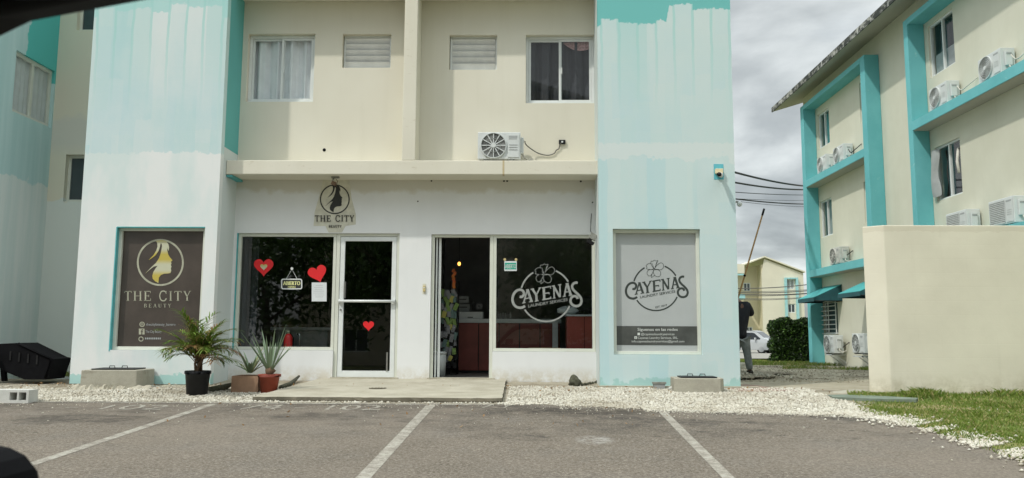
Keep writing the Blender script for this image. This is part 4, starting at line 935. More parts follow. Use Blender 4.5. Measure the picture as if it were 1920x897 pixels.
# cables of the units
def cable(name, pts, r, mat, label, cat='cable', group=None, n=8):
    p3 = [Vector(p) for p in pts]; out = []
    for i in range(len(p3) - 1):
        a = p3[max(i - 1, 0)]; b = p3[i]; c = p3[i + 1]; d = p3[min(i + 2, len(p3) - 1)]
        for k in range(n):
            t = k / n; out.append(.5 * ((2 * b) + (c - a) * t + (2 * a - 5 * b + 4 * c - d) * t * t + (3 * b - a - 3 * c + d) * t ** 3))
    out.append(p3[-1]); q = MB(); q.tube(out, r, 6); return tag(q.build(name, M[mat]), label, cat, group)
cp = [(984, 265, 13.1), (986, 271, 13.15), (995, 279, 13.22), (1010, 288, 13.27), (1027, 291.5, 13.28), (1039, 288, 13.28), (1043, 282, 13.28), (1048, 279, 13.28), (1050, 271, 13.27), (1053, 268, 13.26)]
cable('power_cable', [atY(a, b, c) for a, b, c in cp], .009, 'cable', 'thin dark cable sagging from the air conditioner to the wall socket')
p = atY(1054, 267, 13.29); o_ = thing('power_outlet', 'small black socket box on the cream wall right of the air conditioner', 'socket', p)
MB().box(p.x - .055, p.x + .055, 13.262, 13.299, p.z - .035, p.z + .035).build('socket_box', M['blk'], o_, bevel=.005); q = MB(); q.cyl((p.x, 13.256, p.z), .016, .0055, 14, 'y'); q.build('socket_face', M['acw'], o_)
for nm, (x, y, z) in (('upper', (8.85, far(1868, 120) - 1.2, zU)),): pass
for i, (px, py, X0, z0) in enumerate([(1895, 95, 8.78, zU + .3), (1795, 170, 8.78, zU + .3), (1590, 265, 8.78, zU + .3), (1575, 470, 8.78, zM + .3), (1570, 640, 8.8, .5)]):
    yy = atX(px, py, X0).y
    cable('unit_pipe', [(X0, yy, z0), (X0 + .02, yy - .12, z0 - .12), (X0 + .1, yy - .25, z0 - .05), (8.99, yy - .38, z0 + .06)], .012, 'cablek' if i > 1 else 'insul', ['pipe of the rightmost upper air conditioner entering the wall', 'pipe of the upper air conditioner near the top right window', 'dark pipe behind the pair of small upper air conditioners', 'tangled dark pipe beside the weathered air conditioner', 'dark pipe right of the air conditioner under the barred window'][i], 'pipe', 'refrigerant pipes')

# ================================================================ WINDOW POSTERS
def city_face(mbf, mbr, T, cx, cy, s):
    """woman profile in a ring; drawn in 'sign' units (ring radius 200 about 507,403)"""
    U = lambda p: (cx + (p[0] - 507) * s, cy + (p[1] - 403) * s)
    ribbon(mbr, [U(p) for p in arc(507, 403, 200, 0, 360, 60)][:-1], 16 * s, .001, .004, T, closed=True)
    face = [(468, 212), (520, 204), (560, 214), (578, 240), (585, 268), (580, 300), (572, 285), (566, 262), (569, 300), (578, 335), (592, 358), (615, 384), (601, 396), (606, 412), (600, 424), (606, 440), (600, 456), (604, 478), (596, 497), (572, 501), (540, 503), (512, 514), (494, 538), (489, 586), (462, 570), (440, 548), (436, 520), (446, 486), (468, 452), (482, 432), (448, 440), (414, 466), (372, 503), (420, 452), (470, 405), (496, 365), (512, 316), (522, 262), (520, 240), (510, 232), (504, 262), (492, 300), (466, 338), (432, 364), (404, 382), (446, 338), (470, 300), (482, 262), (480, 232)]
    fill(mbf, [U(p) for p in face], .0012, .0045, T)
def lookT(Y):  # picture pixels straight onto plane y = Y
    def T(u, v, w): p = atY(u, v, Y); return (p.x, Y - w, p.z)
    return T
YP = YT + .13
x0, x1, z0, z1 = HL
PL = thing('window_poster', 'brown poster with golden woman profile logo reading THE CITY BEAUTY', 'poster', ((x0 + x1) / 2, YP, z0))
MB().box(x0 + .05, x1 - .05, YP - .008, YP, z0 + .05, z1 - .05).build('film', M['brown'], PL)
T = lookT(YP - .008); f_, r_ = MB(), MB(); city_face(f_, r_, T, 300.8, 492.5, 42.3 / 200); f_.build('profile_logo', M['gold'], PL); r_.build('logo_ring', M['goldp'], PL)
q = MB(); serif(q, 'THE CITY', T, 233, 358.5, 564.5, 18.5, .001, .003); serif(q, 'BEAUTY', T, 270, 321, 577, 7, .001, .003, .5, 1.1)
q.build('lettering', M['goldp'], PL)
q = MB(); text(q, 'thecitybeauty_bavaro', T, 274, 329, 611, 5.2, .002); text(q, 'The City Beauty', T, 273, 303, 624.5, 5.2, .002)
for k in range(9): ribbon(q, [(272 + k * 3.4, 635), (274.2 + k * 3.4, 635)], 3.4, .001, .002, T)
q.build('small_print', M['inkgrey'], PL)
q = MB(); ribbon(q, arc(266.5, 608.5, 4.2, 0, 360, 16)[:-1], 1.6, .001, .003, T, closed=True); ribbon(q, arc(266.5, 608.5, 1.6, 0, 360, 10)[:-1], 1., .001, .003, T, closed=True)
fill(q, [(260.5, 616.5), (271, 616.5), (271, 627.5), (260.5, 627.5)], .001, .002, T); ribbon(q, arc(264.5, 636, 4, 0, 360, 16)[:-1], 1.5, .001, .003, T, closed=True)
q.build('icons', M['goldp'], PL); q = MB(); ribbon(q, smooth([(268.5, 618.5), (266.4, 619), (266, 621), (266, 627.5)], 4), 1.5, .0021, .004, T); ribbon(q, [(264, 622.3), (268.4, 622.3)], 1.3, .0022, .0041, T); q.build('icon_letter', M['brown'], PL)

def cayenas(mb, T, est=True, weight=1.):
    lay = [0]
    def rb(pts, w): lay[0] += 1; ribbon(mb, pts, w * weight, .0005, .0012 + lay[0] * .00006, T)
    # ring arcs round (553, 480)
    rb(arc(553, 480, 297, 180 + 16, 180 + 60, 14), 19); rb(arc(553, 480, 297, 270 + 22, 360 - 31, 14), 19)
    rb(arc(553, 480, 297, 24, 147, 30), 18)
    rb(smooth([(246, 496), (272, 498), (292, 476), (294, 446), (270, 421), (234, 420), (198, 440), (172, 480), (163, 530), (176, 578), (206, 610), (248, 622), (284, 616), (308, 600)], 5), 29)
    rb(smooth([(917, 340), (893, 338), (867, 350), (853, 376), (860, 408), (888, 440), (925, 474), (952, 508), (962, 545), (948, 584), (912, 603), (872, 598), (842, 572), (834, 536), (848, 504), (878, 490), (906, 498), (917, 522)], 5), 28)
    L = lambda a, b, w: rb([a, b], w)
    L((334, 420), (293, 566), 17); L((338, 420), (384, 552), 29); L((308, 520), (368, 508), 13); L((276, 570), (318, 561), 11); L((352, 557), (400, 548), 11); L((318, 419), (352, 413), 9)
    L((392, 408), (440, 480), 26); L((482, 396), (438, 478), 16); L((437, 470), (443, 545), 27); L((372, 414), (412, 405), 11); L((464, 400), (498, 393), 11); L((420, 551), (466, 541), 11)
    L((524, 390), (531, 530), 28); L((503, 398), (606, 380), 15); L((602, 376), (604, 406), 12); L((530, 461), (588, 452), 14); L((585, 444), (588, 470), 9); L((508, 532), (608, 514), 16); L((604, 494), (607, 520), 12)
    L((641, 374), (646, 512), 17); L((636, 374), (712, 500), 25); L((711, 362), (716, 502), 16); L((616, 378), (652, 371), 11); L((690, 365), (728, 358), 11); L((628, 516), (662, 510), 10)
    L((790, 350), (763, 488), 17); L((796, 350), (838, 478), 29); L((772, 446), (824, 438), 13); L((744, 497), (782, 489), 11); L((812, 485), (856, 476), 11); L((776, 350), (812, 344), 9)
    text(mb, 'LAUNDRY SERVICES', T, 346, 800, 619, 35, .003, slope=-.165, bold=.5)
    if est: text(mb, 'EST. 2019', T, 545, 690, 748, 24, .003, slope=-.22, bold=.6)
    fl = 5
    for P in ([(528, 240), (492, 185), (486, 142), (512, 138), (532, 126), (552, 136), (576, 130), (560, 168), (532, 240)], [(530, 240), (560, 195), (600, 163), (632, 164), (650, 192), (640, 230), (608, 250), (570, 243), (530, 241)],
              [(520, 243), (470, 245), (428, 236), (436, 216), (423, 200), (440, 178), (478, 166), (500, 200), (522, 240)], [(530, 250), (575, 248), (606, 272), (613, 305), (596, 335), (560, 338), (530, 315), (518, 275), (528, 250)], [(522, 252), (480, 244), (445, 262), (435, 292), (450, 322), (478, 328), (500, 300), (522, 256)]):
        ribbon(mb, smooth(P, 4), fl * weight, .001, .003, T)
    ribbon(mb, smooth([(500, 300), (492, 350), (514, 334), (536, 320)], 4), fl * weight, .001, .003, T); ribbon(mb, [(500, 165), (528, 240)], fl, .001, .003, T); ribbon(mb, [(562, 148), (534, 236)], fl, .001, .003, T)
x0, x1, z0, z1 = HR
PR = thing('window_poster', 'grey poster with dark CAYENAS laundry logo and black contact band', 'poster', ((x0 + x1) / 2, YP, z0))
MB().box(x0 + .045, x1 - .05, YP - .008, YP, z0 + .04, z1 - .045).build('film', M['grey'], PR)
YQ = YP - .008; T = lookT(YQ); TP = lambda u, v, w: T(1150 + u / 6.9, 470 + v / 6.9, w)
q = MB(); cayenas(q, TP); q.build('laundry_logo', M['logo'], PR)
a, b = T(1154.5, 611.5, 0), T(1311.5, 648, 0)
bd = MB().box(a[0], b[0], YQ - .003, YQ - .0005, b[2], a[2]).build('contact_band', M['greyd'], PR)
q = MB(); T2 = lookT(YQ - .003); text(q, 'Síguenos en las redes', T2, 1195.5, 1270.5, 620.5, 5.4, .002, bold=.1); text(q, '@cayenaslaundryservices', T2, 1202, 1264.5, 628.8, 4.4, .002); text(q, 'Cayenas Laundry Services, SRL.', T2, 1196, 1271.5, 635.7, 4.4, .002); text(q, 'info.cayenaslaundryservices@gmail.com', T2, 1184.5, 1283, 642.3, 4.3, .002)
ribbon(q, [(1195.3, 626.5), (1200, 626.5)], 4.6, .001, .002, T2); fill(q, [(1189.5, 631), (1194.3, 631), (1194.3, 635.8), (1189.5, 635.8)], .001, .002, T2)
q.build('contact_lettering', M['printw'], bd); q = MB(); ribbon(q, [(1192.2, 632), (1192.2, 635.6)], .9, .0022, .003, T2); ribbon(q, [(1191, 633.4), (1193.2, 633.4)], .8, .0023, .0031, T2); q.build('icon_letter', M['greyd'], bd)
# frosted copy of the logo on the shop glass
YG = YW + .074; T = lookT(YG); kx = 133.8 / 119.6; ky = 107 / 93.7
TG = lambda u, v, w: T(958.7 + (u / 6.9 - 21.7) * kx, 495.7 + (v / 6.9 - 18.6) * ky, w)
q = MB(); cayenas(q, TG, est=False); q = q.build('glass_logo', M['frost']); tag(q, 'pale CAYENAS laundry logo stuck on the dark shop window', 'window sign')

# ================================================================ SHOP FRONT SIGNS
YS = YW - .001; T = lookT(YS)
ws = thing('wall_sign', 'black woman profile sign with THE CITY letters above the left shop', 'sign', T(628, 385, 0))
q = MB(); fill(q, [(606, 337), (655, 337), (659, 372), (667, 402), (667, 421), (648, 424), (641, 436), (616, 436), (610, 424), (588, 424), (590, 398), (599, 368)], -.0, .003, T); q.build('unpainted_patch', M['cling'], ws)
f_, r_ = MB(), MB(); T3 = lookT(YS - .004); city_face(f_, r_, T3, 627.8, 374, 26.8 / 200); f_.build('profile_logo', M['ink'], ws); r_.build('logo_ring', M['ink'], ws)
q = MB(); serif(q, 'THE CITY', T3, 590.5, 664.5, 415.8, 11.5, .002, .014, .14, 1.); serif(q, 'BEAUTY', T3, 616.5, 640.5, 427.2, 4.6, .002, .01, .2, 1.2); q.build('lettering', M['ink'], ws)
sp = atY(627, 331, YL + .12); sr = thing('spotlight', 'small rusty spotlight bracket hanging under the ledge above the black sign', 'lamp', sp)
q = MB(); q.box(sp.x - .06, sp.x + .07, YL + .15, YL + .19, Zl0 - .03, Zl0 - .001); q.tube([(sp.x - .02, YL + .17, Zl0 - .02), (sp.x - .04, YL + .15, Zl0 - .09), (sp.x + .0, YL + .14, Zl0 - .13)], .012, 6); q.build('bracket', M['lamp'], sr)
q = MB(); q.obox((sp.x - .01, YL + .13, Zl0 - .12), .07, .05, .06, ry=.4); q.tube([(sp.x + .03, YL + .14, Zl0 - .05), (sp.x + .05, YL + .14, Zl0 - .09), (sp.x + .03, YL + .14, Zl0 - .17)], .006, 5); q.build('lamp_head', M['stemb'], sr)
YG2 = YW + .074; T = lookT(YG2)
def decal(px, py, r, rot, label, inner=False):
    o = thing('heart_sticker', label, 'sticker', T(px, py, 0), 'red paper hearts')
    q = MB(); fill(q, heart(px, py, r, rot), .001, .003, T); q.build('paper_heart', M['red'], o)
    if inner: q = MB(); fill(q, heart(px + .2, py + .6, r * .36), .0032, .005, T); q.build('gold_centre', M['gold'], o)
decal(494.5, 500, 19.5, 0, 'red heart with a small gold heart in its middle, leftmost on the shop window', True)
decal(595.5, 512.5, 18.8, -.30, 'big plain red tilted heart above the white notice')
T = lookT(YW + .06); decal(691, 610.5, 11, 0, 'small red heart on the glass shop door')
T = lookT(YG2)
hb = thing('hanging_sign', 'black hanging open sign with pale yellow ABIERTO letters between two hearts', 'sign', T(547, 533, .004))
def rrect(x0, y0, x1, y1, r, n=4):
    o = []
    for cx, cy, a in ((x1 - r, y1 - r, 0), (x0 + r, y1 - r, 90), (x0 + r, y0 + r, 180), (x1 - r, y0 + r, 270)): o += [(cx + r * math.cos(R(a + 90 * k / n)), cy + r * math.sin(R(a + 90 * k / n))) for k in range(n + 1)]
    return o
q = MB(); fill(q, rrect(527.5, 523, 567, 543, 3), .002, .008, T); q.build('board', M['ink'], hb); q = MB(); ribbon(q, rrect(528.5, 524, 566, 542, 3), 2., .0081, .011, T, closed=True); q.build('border', M['aluw'], hb)
q = MB(); text(q, 'ABIERTO', T, 531.5, 563, 535, 7.6, .010, bold=.45); text(q, 'OPEN', T, 540, 554, 540.5, 3.6, .010, bold=.2); q.build('lettering', M['yel'], hb)
q = MB(); ribbon(q, [(537, 523), (547.5, 505), (557, 523)], .8, .002, .004, T); fill(q, arc(547.5, 504, 2.6, 0, 360, 12)[:-1], .001, .008, T); q.build('cord', M['aluw'], hb)
nt = thing('paper_notice', 'white printed notice taped to the glass under the tilted heart', 'notice', T(598, 548, .0))
q = MB(); fill(q, [(584.5, 530), (612.5, 530), (612.5, 565.5), (584.5, 565.5)], .001, .003, T); sh = q.build('sheet', M['paper'], nt); q = MB()
for k, (a, b) in enumerate([(592, 605), (589, 606), (590, 604), (588, 608), (588, 607), (590, 608), (591, 606)]): ribbon(q, [(a, 535.5 + k * 3.6), (b, 535.5 + k * 3.6)], .5, .0031, .0036, T)
q.build('print_lines', M['inkgrey'], sh)
gs = thing('hanging_sign', 'green ABIERTO sign on suction cups on the laundry window', 'sign', T(957, 500, 0))
q = MB(); fill(q, rrect(945.5, 490, 969, 508.5, 1.2), .002, .006, T); q.build('board', M['paper'], gs); q = MB(); fill(q, [(946.8, 493.2), (967.8, 493.2), (967.8, 505.5), (946.8, 505.5)], .0062, .0075, T); q.build('green_band', M['green'], gs)
q = MB(); text(q, 'ABIERTO', T, 947.4, 967.2, 503.6, 8.4, .0085, bold=.1); q.build('lettering', M['printw'], gs); q = MB()
for px in (946.5, 967.5): fill(q, arc(px, 487, 2.6, 0, 360, 14)[:-1], .001, .006, T)
q.build('suction_cups', M['beige'], gs)
p = atY(795.5, 541, YW); db = thing('doorbell', 'small beige doorbell on the white wall between the two shops', 'doorbell', p)
MB().box(p.x - .028, p.x + .028, YW - .0045, YW - .001, p.z - .09, p.z + .075).build('paint_patch', M['cling'], db)
q = MB(); q.box(p.x - .018, p.x + .02, YW - .03, YW - .005, p.z - .055, p.z + .045); q.build('bell_body', M['beige'], db, bevel=.008); q = MB(); q.cyl((p.x, YW - .036, p.z + .01), .01, .006, 12, 'y'); q.build('button', M['aluw'], db)
# floodlight by the tower
p = atY(1112, 444, 12.98); fl = thing('floodlight', 'tilted metal floodlight beside the laundry window at the aqua tower', 'lamp', p)
q = MB(); q.obox(p, .115, .06, .10, ry=R(28)); q.build('lamp_housing', M['lamp'], fl, bevel=.006); q = MB(); q.obox((p.x - .04, p.y + .02, p.z - .09), .12, .05, .05, ry=R(28)); q.build('lamp_glass', M['blk'], fl)
q = MB(); q.tube([(p.x + .03, p.y, p.z + .03), (p.x + .07, p.y + .1, p.z), (p.x + .08, YW, p.z - .02)], .008, 6); q.tube([(p.x - .01, p.y + .05, p.z + .05), (p.x - .015, YW - .01, p.z + .13), (p.x - .01, YW - .01, p.z + .28), (p.x, YW - .01, p.z + .42)], .005, 5); q.build('bracket', M['blkm'], fl)
# camera on the tower
p = atY(1347, 322, YT); sc_ = thing('security_camera', 'white bullet security camera under a cream box on the aqua tower', 'camera', p)
a, b = atY(1338, 308, YT), atY(1357, 337, YT); MB().box(a.x, b.x, YT - .004, YT - .001, b.z, a.z).build('old_paint_patch', mk('old_blue_paint', (.12, .46, .54), .8, .1), sc_)
a, b = atY(1341.5, 316.5, YT - .06), atY(1356, 325.5, YT - .06); MB().box(a.x, b.x, YT - .07, YT - .004, b.z, a.z).build('junction_box', M['beige2'], sc_, bevel=.006)
q = MB(); c0_ = atY(1351, 329, YT - .10); q.tube([(c0_.x + .03, YT - .01, c0_.z + .005), (c0_.x + .0, YT - .12, c0_.z - .0), (c0_.x - .05, YT - .24, c0_.z - .015)], [.025, .036, .036], 14); q.build('camera_body', M['camw'], sc_)
q = MB(); q.tube([(c0_.x - .05, YT - .242, c0_.z - .015), (c0_.x - .066, YT - .28, c0_.z - .02)], .033, 14); q.build('camera_lens', M['blk'], sc_)
# small lamp poking out behind the tower
p = atY(1386.5, 383, 14.5); ol = thing('outdoor_lamp', 'round grey lamp poking out behind the right tower corner', 'lamp', (XR1, 14.5, p.z))
q = MB(); q.tube([(XR1 - .01, 14.5, p.z + .06), (p.x - .06, 14.5, p.z + .045), (p.x - .03, 14.5, p.z + .03)], .018, 8); q.build('lamp_arm', M['lamp'], ol); q = MB(); q.blob(p, .05, 2, 2, .0); q.build('lamp_globe', M['ctop'], ol)

# ================================================================ INSIDE THE SHOPS
p = atY(540, 650, 13.75); fe = thing('fire_extinguisher', 'red fire extinguisher standing behind the left shop window', 'fire extinguisher', (p.x, 13.75, .02))
zt_ = atY(540, 628, 13.75).z; q = MB(); q.lathe((p.x, 13.75, 0), [(.068, .02), (.072, .05), (.072, zt_ - .05), (.05, zt_), (.022, zt_ + .02)], 20); q.build('cylinder', M['redext'], fe)
q = MB(); q.cyl((p.x, 13.75, zt_ + .02), .02, .05, 12); q.obox((p.x - .01, 13.72, zt_ + .06), .07, .02, .015, ry=.3); q.build('valve', M['gold'], fe)
q = MB(); q.tube([(p.x + .02, 13.75, zt_ + .04), (p.x + .09, 13.74, zt_ - .05), (p.x + .085, 13.74, zt_ - .35)], .009, 6); q.build('hose', M['blkm'], fe)
pa_, pb_ = atY(517, 617, 15.2), atY(563, 617, 15.2); rd = thing('reception_desk', 'dark desk with a pale top inside the left shop', 'desk', (pa_.x, 15.2, 0))
MB().box(pa_.x - .1, pb_.x + .6, 15.2, 15.8, pa_.z - .02, pa_.z + .03).build('desk_top', M['inkgrey'], rd); MB().box(pa_.x, pb_.x + .5, 15.25, 15.75, 0.02, pa_.z - .021).build('desk_body', M['midint'], rd)
p = atY(562, 640, 14.3); zz = atY(562, 627, 14.3).z; q = MB(); q.tube([(p.x, 14.3, .02), (p.x, 14.3, zz - .03), (p.x - .01, 14.3, zz), (p.x - .05, 14.3, zz)], .014, 8); q = q.build('chrome_rail', M['tin']); tag(q, 'bent chrome rail standing beside the fire extinguisher', 'rail')
cz = atY(900, 598, 15.2).z; cl, cr_ = atY(858, 600, 15.2).x, atY(1052, 600, 15.2).x
ct = thing('shop_counter', 'long burgundy counter with grey top inside the laundry', 'counter', (cl, 15.2, 0))
MB().box(cl, cr_, 15.18, 15.75, cz - .075, cz).build('counter_top', M['ctop'], ct, bevel=.005)
n = 5
for i in range(n):
    a = cl + .02 + (cr_ - cl - .02) * i / n; b = cl + .02 + (cr_ - cl - .02) * (i + 1) / n - .018; MB().box(a, b, 15.22, 15.25, .06, cz - .078).build('front_panel', M['burg'], ct)
MB().box(cl + .02, cr_ - .01, 15.251, 15.7, .02, cz - .078).build('counter_body', M['dark'], ct)
pa_, pb_ = atY(1036, 600, 15.0), atY(1046, 600, 15.0); MB().box(pa_.x, pb_.x, 15.0, 15.17, .02, cz - .02).build('end_post', M['ctop'], ct)
pa_, pb_ = atY(1063, 590, 14.3), atY(1128, 590, 14.3)
cab = thing('cabinet', 'red cabinet with white top at the right behind the laundry window', 'cabinet', (pa_.x, 14.3, 0)); MB().box(pa_.x, pb_.x, 14.3, 14.8, .02, pa_.z - .03).build('cabinet_body', mk('red_cabinet', (.38, .075, .055), .5, .15, 3), cab); MB().box(pa_.x - .02, pb_.x, 14.27, 14.82, pa_.z - .0295, pa_.z).build('cabinet_top', M['ctop'], cab)
MB().box((pa_.x + pb_.x) / 2 - .004, (pa_.x + pb_.x) / 2 + .004, 14.296, 14.2995, .04, pa_.z - .04).build('door_gap', M['blkm'], cab)
a, b = atY(1086, 556, 14.45), atY(1112, 584, 14.45); mo = thing('monitor', 'black screen on the red cabinet in the laundry', 'monitor', ((a.x + b.x) / 2, 14.45, pa_.z)); MB().box(a.x, b.x, 14.43, 14.47, b.z, a.z).build('screen', M['blk'], mo, bevel=.008); MB().box(a.x + .08, b.x - .08, 14.4, 14.5, pa_.z + .001, b.z).build('stand', M['blk'], mo)
c = atY(1064, 584, 14.5); q = MB(); q.blob((c.x, 14.5, pa_.z + .075), .2, 5, 3, .12, (1.05, .5, .38)); tag(q.build('folded_laundry', M['ctop']), 'pile of white folded cloth on the red cabinet', 'cloth')
a, b = atY(859, 585, 15.3), atY(905.5, 597, 15.3); bx = thing('cash_drawer', 'pale grey cash drawer box with black slot on the laundry counter', 'cash drawer', (a.x, 15.3, cz)); MB().box(a.x, b.x, 15.25, 15.6, cz + .001, a.z).build('drawer_body', M['ctop'], bx, bevel=.006); MB().box((a.x + b.x) / 2 - .05, (a.x + b.x) / 2 + .05, 15.244, 15.249, cz + .02, cz + .035).build('slot', M['blkm'], bx)
for i, (u0, u1, v0, v1, lb) in enumerate([(858, 879, 556, 568.5, 'grey card with small print above the cash drawer'), (858, 881, 571, 583, 'grey receipt printer on the cash drawer'), (893, 905, 570, 580, 'small dark card sign beside the receipt printer')]):
    a, b = atY(u0, v0, 15.45 + i * .04), atY(u1, v1, 15.45 + i * .04); cd = thing('counter_card' if i != 1 else 'receipt_printer', lb, 'card' if i != 1 else 'printer', (a.x, 15.45, b.z))
    MB().box(a.x, b.x, 15.45 + i * .04, 15.47 + i * .04 + (.12 if i == 1 else 0), b.z if i != 1 else atY(870, 585.2, 15.45).z, a.z).build('card_face' if i != 1 else 'printer_body', M['inkgrey'] if i < 2 else M['midint'], cd)
    MB().box(a.x + .03, b.x - .05, 15.445 + i * .04, 15.4495 + i * .04, (a.z + b.z) / 2, (a.z + b.z) / 2 + .015).build('print_line', M['ink'], cd)
rg = random.Random(4)
for k in range(6):
    c = atY(934 + k * 4.5, 596, 15.4 + .05 * (k % 2)); h = rg.uniform(.10, .17); q = MB(); q.lathe((c.x, 15.4 + .05 * (k % 2), cz), [(.022, .002), (.024, h * .7), (.012, h * .8), (.012, h)], 12)
    tag(q.build('bottle', M['inkgrey' if k % 2 else 'midint']), '%s small bottle in the row on the laundry counter behind the glass' % ['leftmost', 'second', 'third', 'fourth', 'fifth', 'rightmost'][k], 'bottle', 'bottles on the laundry counter')
# hanging bulb
c = atY(861, 495, 14.6); hb_ = thing('hanging_bulb', 'small glowing orange bulb hanging in the laundry doorway', 'lamp', (c.x, 14.6, 2.9)); q = MB(); q.tube([(c.x, 14.6, 2.9), (c.x, 14.6, c.z + .03)], .004, 5); q.build('wire', M['blkm'], hb_); q = MB(); q.blob((c.x, 14.6, c.z), .028, 1, 2, 0, (1, 1, 1.3)); q.build('bulb', M['bulb'], hb_)
# snack rack
a, b = atY(823, 600, 14.45), atY(857, 600, 14.45); zt_ = atY(840, 538, 14.45).z
rk = thing('snack_rack', 'black wire rack full of snack bags inside the laundry doorway', 'display rack', ((a.x + b.x) / 2, 14.45, 0))
q = MB()
for x in (a.x, (a.x + b.x) / 2 + .03, b.x + .02):
    q.tube([(x, 14.5, .02), (x, 14.5, zt_ + .1)], .012, 6)
for k in range(7): z = .15 + k * .19; q.tube([(a.x, 14.5, z), (b.x, 14.5, z)], .006, 5)
for k in (-1, 1): q.tube([((a.x + b.x) / 2 + k * .15, 14.35, .02), ((a.x + b.x) / 2 + k * .15, 14.65, .02)], .012, 6)
q.build('rack_frame', M['blk'], rk); rows = int((zt_ - .2) / .1); 
for j in range(11):
    z = .20 + j * (zt_ - .22) / 11
    for i in range(6):
        x = a.x - .03 + i * (b.x - a.x + .02) / 6 + rg.uniform(-.02, .02); ht = rg.uniform(.09, .15); wd = rg.uniform(.07, .10); q = MB(); y = 14.40 + rg.uniform(-.06, .04); tl = rg.uniform(-.5, .5); zz = z + rg.uniform(-.04, .04)
        q.obox((x + .03, y, zz), wd * .8, .018, ht, ry=tl); q.obox((x + .03, y - .012, zz + .01), wd * .6, .012, ht * .6, ry=tl)
        q.build('snack_bag', M[rg.choice(['chipg', 'chipg', 'chipm', 'chipy', 'midint'] if z > .9 else ['chipm', 'midint', 'blk', 'chipg', 'midint', 'chipy', 'blk'])], rk)
q = MB()
for k in range(7): c = atY(851 + rg.uniform(-2, 2), 508 + k * 5, 14.4); q.obox((c.x, 14.4 + rg.uniform(-.02, .02), c.z), .05, .02, .06, ry=rg.uniform(-.6, .6))
q.tube([(c.x, 14.43, zt_), (c.x, 14.43, atY(851, 503, 14.4).z)], .006, 5); tag(q.build('snack_strip', M['chipr']), 'strip of orange snack bags hanging above the rack', 'snack strip')
a, b = atY(811, 660, 14.0), atY(836.5, 697, 14.0); c = ((a.x + b.x) / 2, 14.0, .013); tb = thing('waste_bin', 'white pedal bin just inside the laundry doorway', 'bin', c); hh = a.z; rr = (b.x - a.x) / 2
q = MB(); q.lathe(c, [(rr * .88, 0), (rr, hh * .9)], 24, 'z', True); q.build('bin_body', M['binw'], tb); q = MB(); q.lathe((c[0], c[1], hh * .9), [(rr * 1.03, .003), (rr * 1.03, .03), (rr * .9, .05)], 24); q.build('lid', M['binw'], tb); q = MB(); q.obox((c[0], 14.0 - rr - .03, .03), .05, .07, .015); q.build('pedal', M['blk'], tb)
c = atY(1030, 654, 13.7); q = MB(); q.box(atY(991, 655, 13.7).x, atY(1051, 655, 13.7).x, 13.62, 13.9, c.z - .015, c.z + .012); q.box(atY(995, 655, 13.7).x, atY(999, 655, 13.7).x, 13.65, 13.68, .013, c.z - .015); q.box(atY(1043, 655, 13.7).x, atY(1047, 655, 13.7).x, 13.65, 13.68, .013, c.z - .015); tag(q.build('bench', mk('pale_wood', (.36, .27, .17), .6, .15, 8)), 'low wooden bench edge seen at the bottom of the laundry window', 'bench')

# ================================================================ PLANTS AND POTS
def blade_strip(q, base, dirv, length, width, droop, rg, seg=7, fold=.25, up=1.0, tipw=.05):
    """one tapering leaf that bends under its weight"""
    d = Vector(dirv).normalized(); p = Vector(base); vs = []
    side = d.cross(Vector((0, 0, 1)));
    if side.length < .05: side = Vector((1, 0, 0))
    side.normalize()
    for i in range(seg + 1):
        t = i / seg; w = width * (math.sin(min(t * 2.2 + .35, math.pi / 2)) * (1 - t) ** .6 + tipw * (1 - t)); nrm = side.cross(d).normalized()
        vs += [p - side * w / 2 + nrm * fold * w, p + Vector((0, 0, 0)), p + side * w / 2 + nrm * fold * w]
        p = p + d * length / seg; d = (d + Vector((0, 0, -droop / seg))).normalized()
    q.add(vs, [f for i in range(seg) for f in ((3 * i, 3 * i + 1, 3 * i + 4, 3 * i + 3), (3 * i + 1, 3 * i + 2, 3 * i + 5, 3 * i + 4))], True)
def pot(c, r0, r1, h, mat, rt, rim=.012, n=28):
    q = MB(); q.lathe(c, [(r0, 0), (r1, h), (r1 + rim, h), (r1 + rim, h - .03 * (h / .25)), (r1 + rim, h), (r1 + rim - .004, h + .004), (r1 - .012, h + .002), (r1 - .02, h - .04), (0.01, h - .045)], n); q.build('pot', M[mat], rt)
    q = MB(); q.lathe((c[0], c[1], c[2] + h - .05), [(r1 - .016, 0), (r1 - .02, .012), (.02, .02)], n); q.build('soil', M['soil'], rt)
def base_at(px, py): p = atG(px, py); return (p.x, p.y, gz(p.x, p.y) + .006)
c = base_at(369, 741.5); kx_ = F / c[1]; r1 = 46 / kx_ / 2; hh = 44 / kx_
pp = thing('potted_palm', 'small leafy palm in a round black pot beside the pale tower', 'potted plant', c)
pot(c, r1 * .8, r1 * .98, hh, 'potb', pp, .008)
rg = random.Random(11); g1, g2, st = MB(), MB(), MB()
top = Vector((c[0], c[1], c[2] + hh))
for k in range(8): st.tube([top + Vector((rg.uniform(-.03, .03), rg.uniform(-.03, .03), -.04)), top + Vector((rg.uniform(-.05, .05), rg.uniform(-.04, .04), .10)), top + Vector((rg.uniform(-.09, .09), rg.uniform(-.06, .06), .22))], [.022, .016, .007], 6)
